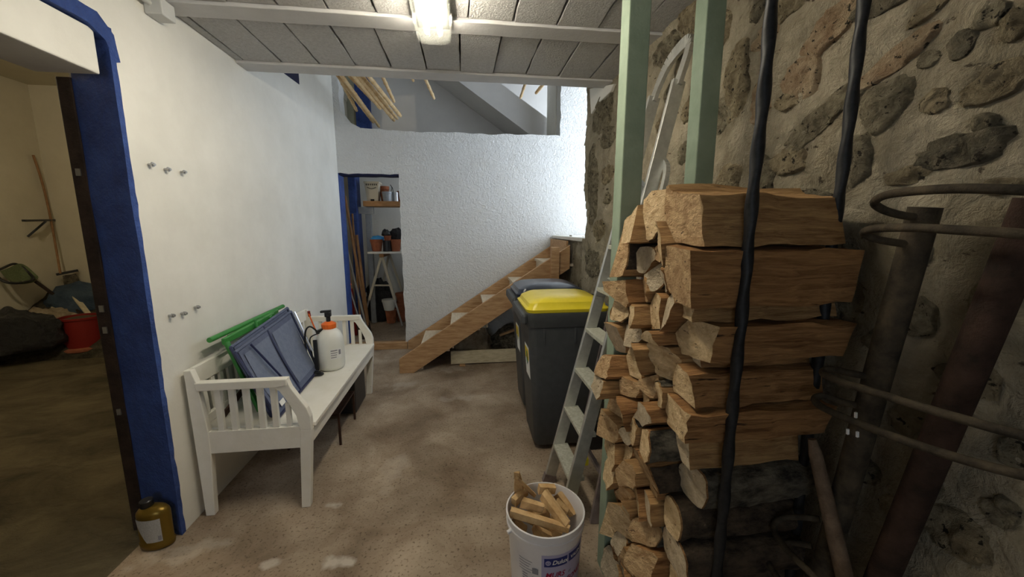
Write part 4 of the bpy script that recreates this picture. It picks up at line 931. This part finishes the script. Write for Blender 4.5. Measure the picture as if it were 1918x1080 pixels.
def wrap(x, z, dr=0.0012):
    """label coordinates (arc metres from the side facing the room, height) onto the bucket"""
    ang = math.radians(-100) + x / 0.15; r = rb(z) + dr
    return (bk[0] + r * math.cos(ang), bk[1] + r * math.sin(ang), z)
def wpatch(x0, x1, z0, z1, mt, nm, dr=0.001, shear=0.0):
    pts = [wrap(x0 + (x1 - x0) * j / 10 , z0 + (z1 - z0) * i / 3 + shear * j / 10, dr) for i in range(4) for j in range(11)]
    return MB().grid(pts, 4, 11).build(nm, mt, pbk, smooth=60)
wpatch(-0.018, 0.20, 0.05, 0.305, 'label_violet', 'label_panel', 0.0008)
wpatch(-0.008, 0.085, 0.255, 0.292, 'label_blue', 'label_band', 0.0014)
wpatch(0.092, 0.17, 0.258, 0.294, 'label_blue', 'label_band', 0.0014)
def text(s, x, z, size, mt, shear=0.0, dr=0.002):
    cu = bpy.data.curves.new('t', 'FONT'); cu.body = s; cu.size = size; cu.shear = shear; cu.resolution_u = 3; cu.offset = size * 0.018
    to = bpy.data.objects.new('t', cu); me = bpy.data.meshes.new_from_object(to)
    vs = [wrap(x + v.co.x, z + v.co.y, dr) for v in me.vertices]; fs = [tuple(p.vertices) for p in me.polygons]
    bpy.data.objects.remove(to); bpy.data.curves.remove(cu); bpy.data.meshes.remove(me)
    MB().add(vs, fs).build('lettering', mt, pbk)
text('Dulux', 0.022, 0.265, 0.026, 'paper', 0.25); text('VALENTINE', 0.101, 0.268, 0.020, 'paper', 0.1)
cpts = [wrap(0.007 + 0.0105 * math.cos(2 * math.pi * j / 20), 0.273 + 0.0105 * math.sin(2 * math.pi * j / 20), 0.0019) for j in range(20)]
MB().add(cpts, [tuple(range(20))]).build('logo_disc', 'label_violet', pbk); text('ICI', 0.0, 0.269, 0.011, 'label_blue', 0, 0.0026)
text('MURS', -0.004, 0.208, 0.031, 'label_red', 0.25); text('et', 0.092, 0.210, 0.018, 'label_grey', 0.2); text('PLAFONDS', 0.034, 0.172, 0.031, 'label_red', 0.25)
for i in range(5): wpatch(-0.115, -0.055 - 0.006 * (i % 3), 0.262 - 0.012 * i, 0.265 - 0.012 * i, 'label_grey', 'small_print')
for i in range(4): wpatch(-0.10, -0.075, 0.20 - 0.011 * i, 0.204 - 0.011 * i, 'label_grey', 'small_print')
wpatch(-0.055, -0.030, 0.215, 0.24, 'label_grey', 'small_print'); wpatch(-0.055, -0.030, 0.165, 0.20, 'label_blue', 'small_print')
# kindling: every stick its own thing
KS = [((935, 0), None)]
def stick(a, b, w, h, w2, h2, label, roll=(0, 0, 1), k=0):
    a = Vector(a); b = Vector(b); d = (b - a).normalized(); u = Vector(roll); sd = d.cross(u).normalized(); u = sd.cross(d)
    base = [(-0.5, -0.5), (0.5, -0.42), (0.42, 0.5), (-0.1, 0.62), (-0.55, 0.35)]; vs = []; ns = 6
    for i in range(ns + 1):
        t = i / ns
        for (p, q) in base:
            n1 = 0.12 * nz(t * 3 + k * 7, p * 3, q * 3); e = 0.05 * nz(p * 4, q * 4, k) * (1 if i in (0, ns) else 0)
            vs.append(a.lerp(b, t) + d * (e * 0.3) + sd * ((p + n1) * (w + (w2 - w) * t)) + u * ((q + n1) * (h + (h2 - h) * t)))
    n_ = len(base); fs = [(i * n_ + j, i * n_ + (j + 1) % n_, (i + 1) * n_ + (j + 1) % n_, (i + 1) * n_ + j) for i in range(ns) for j in range(n_)] + [tuple(range(n_ - 1, -1, -1)), tuple(ns * n_ + j for j in range(n_))]
    tag(MB().add(vs, fs).build('kindling_stick', 'kindling'), label, 'stick', 'kindling in the bucket')
B0 = Vector(bk)
def kp(px, py, z): return P(px, py, 'z', z)
stick(kp(956, 958, 0.385), kp(1066, 990, 0.355), 0.034, 0.030, 0.026, 0.022, 'long kindling stick lying across the front of the bucket', k=1)
stick(kp(1018, 925, 0.42), kp(1062, 985, 0.36), 0.040, 0.034, 0.038, 0.03, 'broad kindling stick slanting down towards the firewood side of bucket', k=2)
stick(kp(978, 940, 0.40), kp(1020, 952, 0.38), 0.036, 0.034, 0.03, 0.03, 'short blunt kindling stick in the middle of the bucket', k=3)
stick(kp(962, 940, 0.385), kp(985, 918, 0.40), 0.032, 0.03, 0.03, 0.03, 'kindling stick near the bench-side rim below the tall splinter', k=4)
stick(kp(974, 926, 0.37), P(968, 884, 'y', 1.40), 0.045, 0.016, 0.022, 0.010, 'thin forked kindling splinter standing up above the bucket rim', k=5)
stick(kp(998, 925, 0.38), P(963, 886, 'y', 1.40) + Vector((0.012, 0, -0.02)), 0.03, 0.016, 0.014, 0.01, 'dark thin splinter beside the tall forked one', k=6)
stick(kp(1008, 915, 0.40), kp(1038, 915, 0.395), 0.032, 0.036, 0.036, 0.03, 'kindling stick lying at the back rim of the bucket', k=7)
stick(kp(1040, 940, 0.37), kp(1062, 960, 0.34), 0.036, 0.03, 0.03, 0.03, 'pale kindling stick leaning on the inner bucket wall', k=8)
stick(kp(1000, 990, 0.32), kp(1030, 1005, 0.28), 0.03, 0.03, 0.03, 0.03, 'kindling end low inside the front of the bucket', k=9)
stick(kp(962, 975, 0.35), kp(985, 990, 0.30), 0.026, 0.026, 0.02, 0.02, 'reddish kindling end low at the bench-side of the bucket', k=10)
stick(kp(1028, 955, 0.34), kp(985, 968, 0.31), 0.045, 0.036, 0.04, 0.03, 'dull kindling piece showing under the long front stick', k=11)
stick(kp(1045, 925, 0.36), kp(1075, 965, 0.30), 0.036, 0.03, 0.03, 0.03, 'kindling stick standing against the stepladder side of the bucket', k=12)
stick(kp(990, 965, 0.33), kp(1050, 1000, 0.27), 0.04, 0.04, 0.03, 0.03, 'dark kindling piece in the shade of the bucket front', k=13)
for k, (dx, dy, r_) in enumerate(((-0.05, 0.02, 0.3), (0.04, -0.03, 1.4), (0.0, 0.06, 2.2), (0.05, 0.05, 0.8))):
    a = B0 + Vector((dx - 0.06 * math.cos(r_), dy - 0.06 * math.sin(r_), 0.06 + 0.05 * k)); b = B0 + Vector((dx + 0.05 * math.cos(r_), dy + 0.05 * math.sin(r_), 0.20 + 0.04 * k))
    stick(a, b, 0.034, 0.034, 0.03, 0.03, 'kindling stick buried at the ' + ('bottom', 'middle', 'rear', 'side')[k] + ' of the bucket under others', k=20 + k)

# ================================================================== CANES ABOVE THE STAIRWELL
def cane(tip, edge, z, r, label, k, grp='bamboo canes bundled on the upper floor edge'):
    a = P(*tip, 'z', z); b = P(*edge, 'z', z); d = (b - a); n = Vector((d.x, d.y, 0)).normalized()
    b = a + n * (a.y - 2.35) / abs(n.y)
    pts = []; rs = []; L = (b - a).length; seg = 0.19
    s = 0.0; off = seg * (0.3 + 0.5 * ((k * 37) % 10) / 10)
    pts.append(a); rs.append(r * 0.9)
    t = off
    while t < L - 0.02:
        for dt, f in ((-0.008, 1.0), (0.0, 1.22), (0.008, 1.0)):
            pts.append(a + n * (t + dt)); rs.append(r * f)
        t += seg
    pts.append(a + n * L); rs.append(r)
    tag(MB().tube(pts, rs, 8).build('bamboo_cane', 'bamboo', smooth=50), label, 'cane', grp)
CN = [((710, 237), (640, 142), 2.752, 'reaching furthest down over the wall sill'), ((699, 229), (632, 140), 2.79, 'just beside the longest one'), ((668, 207), (633, 140), 2.82, 'short one against the blue strip'),
      ((712, 203), (662, 142), 2.752, 'on the blue-strip side of the thick bundle'), ((738, 225), (670, 142), 2.77, 'longest of the thick bundle'), ((744, 222), (678, 142), 2.79, 'second longest of the thick bundle'),
      ((750, 217), (690, 142), 2.752, 'thick, with dark knots, on the outer side of the bundle'), ((738, 190), (716, 142), 2.80, 'steep, just outside the bundle'), ((725, 195), (676, 142), 2.85, 'lying on top of the thick bundle'),
      ((700, 190), (655, 142), 2.83, 'half hidden in the bundle')]
for k, (tp, ed, z, s) in enumerate(CN): cane(tp, ed, z, 0.0195 if k in (6, 4) else 0.0165, 'bamboo cane ' + s, k)
cane((813, 184), (797, 148), 2.76, 0.0145, 'single bamboo cane hanging out alone beyond the bundle', 11)
cane((774, 151), (770, 140), 2.76, 0.013, 'bamboo cane with only its tip showing past the beam', 12)
cane((975, 183), (984, 156), 2.76, 0.013, 'bamboo cane nearer the bundle of the two by the stair soffit', 13)
cane((1004, 174), (1018, 157), 2.76, 0.015, 'bamboo cane nearer the stone wall of the two by the stair soffit', 14)

# ================================================================== STORE ROOM CONTENTS
ZF = 0.086
sh = thing('wall_shelf', 'brown wooden shelf board on a grey bracket in the store room', 'shelf', (-1.0, 5.75, 1.9))
a = P(680, 386, 'y', 5.7); b = P(680, 376, 'y', 5.7); zs1 = b.z
MB().box(a.x, -0.2, 5.70, 6.02, a.z, b.z).build('board', 'pine_shelf', sh, bevel=0.004)
MB().box(a.x - 0.12, a.x + 0.12, 5.78, 5.82, a.z - 0.10, a.z - 0.005).build('bracket', 'grey_metal', sh)
c1 = P(684, 392, 'y', 5.86); c2 = P(694, 392, 'y', 5.86)
tag(MB().box(c1.x, c2.x, 5.84, 5.92, ZF, a.z - 0.105).build('support_column', 'grey_metal', bevel=0.004), 'grey metal upright under the store room shelf', 'upright')
def potmesh(px0, px1, pyb, pyt, y, mt, label, name='flower_pot', taper=0.75, rim=True, z=None):
    A_ = P((px0 + px1) / 2, pyb, 'y', y); T_ = P((px0 + px1) / 2, pyt, 'y', y); r = (P(px1, pyt, 'y', y) - P(px0, pyt, 'y', y)).length / 2
    zb = A_.z if z is None else z; h = T_.z - zb
    t = thing(name, label, 'pot', (A_.x, y, zb))
    MB().lathe([(r * taper, 0), (r * 0.94, h * 0.80), (r * 0.94, h), (r * 0.84, h), (r * taper * 0.85, 0.012), (0, 0.012)], (A_.x, y, zb), 20).build('pot_body', mt, t, smooth=35)
    if rim: MB().lathe([(r * 0.93, h * 0.78), (r, h * 0.79), (r, h * 1.0), (r * 0.85, h * 1.0)], (A_.x, y, zb), 20).build('rim', mt, t, smooth=35)
    return t
# upper shelf
zt = zs1
fp = P(700, 374, 'y', 5.85)
eg = thing('enamel_container', 'cream lantern-like container with slotted top on store room shelf', 'container', (fp.x, 5.85, zt))
w_ = 0.10; hh = P(700, 341, 'y', 5.85).z - zt
MB().add([(fp.x + sx * w_ * s, 5.85 + sy * w_ * s, zt + z) for s, z in ((0.75, 0), (0.98, hh * 0.9), (1.06, hh * 0.92), (1.06, hh)) for sx, sy in ((-1, -1), (1, -1), (1, 1), (-1, 1))],
         [(i * 4 + j, i * 4 + (j + 1) % 4, i * 4 + 4 + (j + 1) % 4, i * 4 + 4 + j) for i in range(3) for j in range(4)] + [(3, 2, 1, 0), (12, 13, 14, 15)]).build('body', 'beige_metal', eg, bevel=0.004)
for k in range(6): MB().box(fp.x - 0.075 + k * 0.027, fp.x - 0.062 + k * 0.027, 5.85 - 0.100, 5.85 - 0.094, zt + hh * 0.80, zt + hh * 0.88).build('slot', 'dark', eg)
MB().tube(spline([(fp.x - 0.06, 5.752, zt + hh * 0.7), (fp.x, 5.745, zt + hh * 0.63), (fp.x + 0.06, 5.752, zt + hh * 0.7)]), 0.004, 6).build('wire_handle', 'dark', eg)
MB().box(fp.x - 0.025, fp.x + 0.025, 5.768, 5.775, zt + 0.001, zt + 0.03).build('foot_notch', 'dark', eg)
potmesh(712, 730, 376, 349, 5.93, 'terracotta', 'brown terracotta pot behind the glass jar on store shelf', z=zt)
potmesh(716, 735, 376, 359, 5.80, 'grey_metal', 'greyish glass jar in front of the brown pot on shelf', 'glass_jar', 0.8, True, z=zt)
potmesh(735, 747, 376, 360, 5.85, 'chrome', 'dark steel tin beside the glass jar on store shelf', 'steel_tin', 0.97, True, z=zt)
potmesh(744, 762, 376, 358, 5.90, 'terracotta', 'orange terracotta pot at the doorway edge of store shelf', z=zt)
tag(MB().tube(spline([P(731, 362, 'y', 5.95), P(734, 352, 'y', 5.95), P(731, 346, 'y', 5.95), P(735, 352, 'y', 5.93), P(737, 362, 'y', 5.93)]), 0.004, 6).build('wire_loop', 'dark'), 'bent wire loop sticking up behind the steel tin', 'wire')
# trestle and white table board
yT = 5.62
tr = thing('trestle', 'cream metal A-frame trestle with chrome lower legs in store room', 'trestle', (-1.0, yT, ZF))
apx = P(715, 478, 'y', yT)
def kleg(px, py, nm):
    m_ = P(px, py, 'y', yT)
    d = m_ - apx; f = apx + d * ((apx.z - ZF) / (apx.z - m_.z))
    f.z = ZF
    mid = apx.lerp(f, 0.62)
    MB().bar(apx, mid, 0.035, 0.03, (0, 1, 0)).build('leg', 'beige_metal', tr, bevel=0.004); MB().bar(mid, f, 0.022, 0.02, (0, 1, 0)).build('lower_leg', 'chrome', tr)
    return f
kleg(696, 545, 0); kleg(737, 553, 0)
l1 = P(700, 534, 'y', yT); l2 = P(730, 534, 'y', yT); MB().bar(l1, l2, 0.02, 0.022, (0, 1, 0)).build('cross_bar', 'beige_metal', tr)
MB().bar(apx + Vector((0, -0.03, 0.0)), apx + Vector((0, 0.5, 0.0)), 0.06, 0.05).build('top_beam', 'pine_shelf', tr, bevel=0.003)
for dx in (-0.24, 0.30): MB().bar(apx + Vector((0.02, 0.46, 0)), Vector((apx.x + dx, yT + 0.5, ZF)), 0.03, 0.03, (0, 1, 0)).build('leg', 'beige_metal', tr)
zb = P(715, 470, 'y', yT).z
tt = MB().box(P(689, 470, 'y', yT).x, -0.2, yT - 0.06, yT + 0.55, apx.z + 0.026, apx.z + 0.052).build('table_board', 'white_wood', bevel=0.004); tag(tt, 'chipped white table board lying on the cream trestle', 'board')
zt2 = apx.z + 0.053
potmesh(694, 718, 466, 448, 5.72, 'terracotta', 'wide terracotta bowl holding a crumpled blue bag on table board', 'terracotta_bowl', 0.7, z=zt2)
tag(blob('blue_bag', (P(707, 445, 'y', 5.74).x, 5.74, P(707, 449, 'y', 5.74).z - 0.02), 0.085, 0.06, 0.05, 'sky_blue', 0.4, 3, 2, 12, 18), 'crumpled bright blue plastic bag in the terracotta bowl', 'bag')
potmesh(717, 734, 466, 450, 5.66, 'black', 'small black square-looking pot between terracotta pots on table board', 'black_pot', 0.95, False, z=zt2)
tpb = potmesh(719, 733, 450, 441, 5.66, 'terracotta', 'small brown pot stacked on the black pot', 'small_pot', 0.85, True)
tag(blob('dark_glove', (P(723, 436, 'y', 5.66).x, 5.66, P(723, 442, 'y', 5.66).z), 0.055, 0.04, 0.06, 'black', 0.4, 2.5, 6, 12, 18), 'dark crumpled glove on the small stacked pot', 'glove')
potmesh(731, 752, 466, 448, 5.70, 'terracotta', 'orange terracotta pot at the doorway side of the table board', z=zt2)
tag(blob('dark_bundle', (P(744, 447, 'y', 5.80).x, 5.80, P(744, 449, 'y', 5.80).z), 0.11, 0.07, 0.11, 'bag_black', 0.2, 2, 8, 12, 20), 'dark rounded bundle behind the orange pot on table board', 'bundle')
# floor of the store
tag(blob('rubbish_sack', (P(712, 585, 'y', 6.05).x, 6.05, ZF), 0.22, 0.20, 0.40, 'bag_black', 0.22, 2.4, 3), 'shiny black rubbish sack on the store room floor', 'sack')
q = potmesh(722, 744, 600, 577, 5.84, 'terracotta', 'terracotta pot on the floor between the trestle legs', z=ZF)
q = potmesh(716, 743, 580, 560, 5.80, 'poly_white', 'white plastic bucket standing in the floor pot', 'white_bucket', 0.7, True)
for k, (yb, yt_) in enumerate(((603, 582), (582, 565), (566, 548))): potmesh(741, 768, yb, yt_, 5.95, 'terracotta', ('lowest', 'middle', 'top')[k] + ' terracotta pot of the stack behind the doorway edge', z=ZF if k == 0 else None)
# long handled tools leaning in the corner
def tool(p0, p1, y0, y1, r, mt, label, head=None, hm='frame_dark'):
    a = P(*p0, 'y', y0); b = P(*p1, 'y', y1); d = b - a; f = a + d * ((a.z - ZF) / (a.z - b.z))
    t = thing('garden_tool', label, 'tool', (f.x, f.y, ZF))
    MB().tube([a, a.lerp(f, 0.5), f + (a - f).normalized() * 0.06], r, 10).build('handle', mt, t, smooth=40)
    if head == 'broom':
        MB().bar(f + (a - f).normalized() * 0.10, f, 0.05, 0.04, (0, 1, 0), 0, 0.09, 0.05).build('tool_head', hm, t, bevel=0.004)
    else: MB().bar(f + (a - f).normalized() * 0.14, f, 0.035, 0.03, (0, 1, 0), 0, 0.07, 0.02).build('tool_head', hm, t, bevel=0.003)
    return t
tool((646, 367), (680, 560), 5.60, 5.25, 0.017, 'handle_wood', 'tallest brown wooden tool handle leaning in the store corner')
tool((640, 393), (660, 560), 5.40, 5.25, 0.016, 'handle_wood', 'short reddish-brown handle next to the blue store jamb')
tool((641, 432), (683, 600), 5.30, 5.10, 0.014, 'handle_grey', 'grey metal pole with bright blue foot in the store corner', 'broom', 'sky_blue')
strim = tool((643, 500), (670, 590), 5.05, 5.00, 0.009, 'handle_grey', 'thin strimmer shaft with orange collar in the store corner')
a = P(650, 527, 'y', 5.03); MB().tube([a, a + Vector((0.03, -0.002, -0.055))], [0.022, 0.03], 12).build('collar', 'orange', strim, smooth=40)
tool((660, 400), (672, 560), 5.62, 5.45, 0.013, 'handle_wood', 'slim wooden handle behind the tallest one')
tool((668, 440), (686, 580), 5.55, 5.35, 0.020, 'handle_wood', 'thick wooden handle nearest the grey upright')
a = P(657, 540, 'y', 5.2); tag(MB().bar(a, (a.x + 0.03, 5.18, ZF), 0.05, 0.03, (0, 1, 0)).build('red_tool', 'red', bevel=0.004), 'flat red plastic tool behind the strimmer shaft', 'tool')
tag(MB().box(P(683, 551, 'y', 5.75).x - 0.02, P(683, 551, 'y', 5.75).x + 0.03, 5.72, 5.75, P(683, 551, 'y', 5.75).z - 0.03, P(683, 551, 'y', 5.75).z + 0.03).build('wall_socket', 'conduit', bevel=0.004), 'small pale socket low behind the store room tools', 'socket')

# ================================================================== CELLAR CONTENTS
pts = []; nu, nv = 60, 44
for i in range(nu):
    for j in range(nv):
        x = -5.44 + 2.6 * i / (nu - 1); y = 4.55 + 1.44 * j / (nv - 1)
        fx = min(1, (x + 5.44 + 0.9) / 1.0); g = max(0, (y - 4.75 - 0.30 * (x + 5.4) * 0.55) / 1.0)
        h = 0.62 * min(1, g) ** 0.9 * (1 - 0.15 * nz(x, y, 0, 2)) + 0.07 * nz(x, y, 3, 4) + 0.04 * nz(x, y, 7, 11)
        if g <= 0.02: h = -0.03 + 0.02 * nz(x, y, 7, 9)
        pts.append((x, y, max(-0.04, h)))
hp_ = MB().grid(pts, nu, nv).build('soil_heap', 'heap', smooth=70); tag(hp_, 'dark soil and rubble heaped along the cellar back wall', 'soil'); hp_['kind'] = 'stuff'
tb = P(156, 632, 'z', 0.0); tbc = P(157, 628, 'y', 5.15)
rt = thing('red_tub', 'round red plastic tub with sand standing before the cellar heap', 'tub', (tbc.x, 5.15, 0))
r_ = (P(191, 610, 'y', 5.15) - P(123, 610, 'y', 5.15)).length / 2; ztop = P(157, 596, 'y', 5.15).z
MB().lathe([(r_ * 0.82, 0.0), (r_ * 0.86, 0.05), (r_ * 0.94, ztop), (r_ * 1.0, ztop + 0.005), (r_ * 1.0, ztop + 0.03), (r_ * 0.92, ztop + 0.03), (r_ * 0.90, ztop - 0.02), (0, ztop - 0.02)], (tbc.x, 5.15, 0), 32).build('tub_body', 'red', rt, smooth=35)
MB().lathe([(r_ * 0.9, 0.03), (r_ * 1.08, 0.05), (r_ * 1.08, 0.075), (r_ * 0.9, 0.09)], (tbc.x, 5.15, 0), 32).build('lower_ring', 'terracotta', rt, smooth=35)
MB().lathe([(0, ztop + 0.03), (r_ * 0.5, ztop + 0.02), (r_ * 0.90, ztop + 0.0)], (tbc.x, 5.15, 0), 24).build('sand_fill', 'dirt', rt, smooth=60)
nt_ = thing('landing_net', 'green landing net with dark rim leaning over the cellar heap', 'net', P(60, 525, 'x', -5.22))
rim = [P(px, py, 'x', x) for px, py, x in ((-12, 508, -5.30), (3, 503, -5.33), (25, 494, -5.38), (40, 499, -5.36), (55, 512, -5.3), (62, 520, -5.22), (55, 526, -5.17), (30, 530, -5.15), (5, 526, -5.2), (-12, 508, -5.30))]
rs_ = spline(rim, 4); MB().tube(rs_, 0.014, 8, cap=False).build('rim', 'black', nt_, smooth=60)
cn = sum((Vector(p) for p in rs_), Vector()) / len(rs_)
vs = []; K = len(rs_)
for t_, dz in ((1.0, 0), (0.8, 0.04), (0.5, 0.07), (0.05, 0.09)):
    for p in rs_: vs.append(cn.lerp(p, t_) + Vector((0.02, 0.04, -dz)))
MB().add(vs, [(i * K + j, i * K + j + 1, (i + 1) * K + j + 1, (i + 1) * K + j) for i in range(3) for j in range(K - 1)]).build('netting', 'net', nt_, smooth=60)
MB().tube([P(60, 522, 'x', -5.22), P(110, 558, 'y', 5.5), P(160, 592, 'y', 5.4)], 0.018, 8).build('handle', 'frame_dark', nt_, smooth=40)
br = thing('shelf_bracket', 'black triangular iron shelf bracket fixed on the cream cellar wall', 'bracket', P(75, 412, 'y', 5.97))
MB().bar(P(44, 413, 'x', -5.15), P(103, 412, 'x', -5.44), 0.03, 0.025).build('arm', 'black', br); MB().bar(P(52, 443, 'x', -5.44), P(86, 414, 'x', -5.30), 0.025, 0.022).build('strut', 'black', br)
cs = [P(62, 290, 'x', -5.42), P(80, 345, 'x', -5.41), P(97, 420, 'x', -5.38), P(113, 512, 'x', -5.3)]
tag(MB().tube(spline(cs, 4), 0.012, 8).build('thin_stick', 'handle_wood', smooth=60), 'thin crooked stick leaning on the cream cellar wall', 'stick')
br2 = thing('wall_rack', 'dark metal bracket low on cellar wall with grey sheet below', 'bracket', P(125, 512, 'y', 5.9))
MB().bar(P(105, 514, 'y', 5.8), P(146, 506, 'y', 5.95), 0.04, 0.03).build('arm', 'black', br2)
MB().add([P(117, 516, 'y', 5.86), P(142, 512, 'y', 5.92), P(160, 545, 'y', 5.9), P(122, 545, 'y', 5.82), P(117, 516, 'y', 5.90), P(142, 512, 'y', 5.96), P(160, 545, 'y', 5.94), P(122, 545, 'y', 5.86)],
         [(0, 1, 2, 3), (4, 5, 6, 7), (0, 1, 5, 4), (1, 2, 6, 5), (2, 3, 7, 6), (3, 0, 4, 7)]).build('hanging_sheet', 'stone_dark', br2)
bq = P(152, 562, 'y', 5.65); tag(blob('tarpaulin', (bq.x, 5.66, bq.z - 0.16), 0.36, 0.24, 0.24, 'tarp', 0.3, 2.2, 5), 'crumpled dark blue tarpaulin on the cellar heap above red tub', 'tarpaulin')
bq = P(88, 600, 'y', 5.3); tag(blob('printed_sack', (bq.x, 5.30, bq.z - 0.22), 0.33, 0.2, 0.24, 'sack', 0.3, 2.4, 12), 'crumpled grey plastic sack with red print on the cellar heap', 'sack')
bq = P(25, 615, 'x', -4.98); tag(blob('black_tarp', (bq.x, bq.y, bq.z - 0.24), 0.40, 0.25, 0.28, 'bag_black', 0.3, 2.0, 17), 'black plastic sheet bunched on the near end of cellar heap', 'tarp')
for k, (p, q, y) in enumerate((((100, 575), (166, 600), 5.3), ((140, 555), (172, 596), 5.35))):
    a = P(*p, 'y', y + 0.15); b = P(*q, 'y', y); tag(MB().bar(a, b, 0.05, 0.02).build('loose_slat', 'plank_white'), ('long weathered slat lying flat' if k == 0 else 'shorter weathered slat lying steeply') + ' behind the red tub', 'slat')
# bulb that lights the cellar (on its ceiling, out of the picture)
bl = thing('pendant_bulb', 'bare warm bulb hanging from the cellar ceiling', 'lamp', (-3.4, 2.6, 2.95))
MB().lathe([(0.0, -0.05), (0.03, -0.035), (0.04, 0.0), (0.028, 0.035), (0.014, 0.05)], (-3.4, 2.6, 2.95), 16).build('bulb', 'bulb', bl, smooth=60)
MB().tube([(-3.4, 2.6, 3.0), (-3.4, 2.6, 3.3)], 0.006, 6).build('cord', 'black', bl)
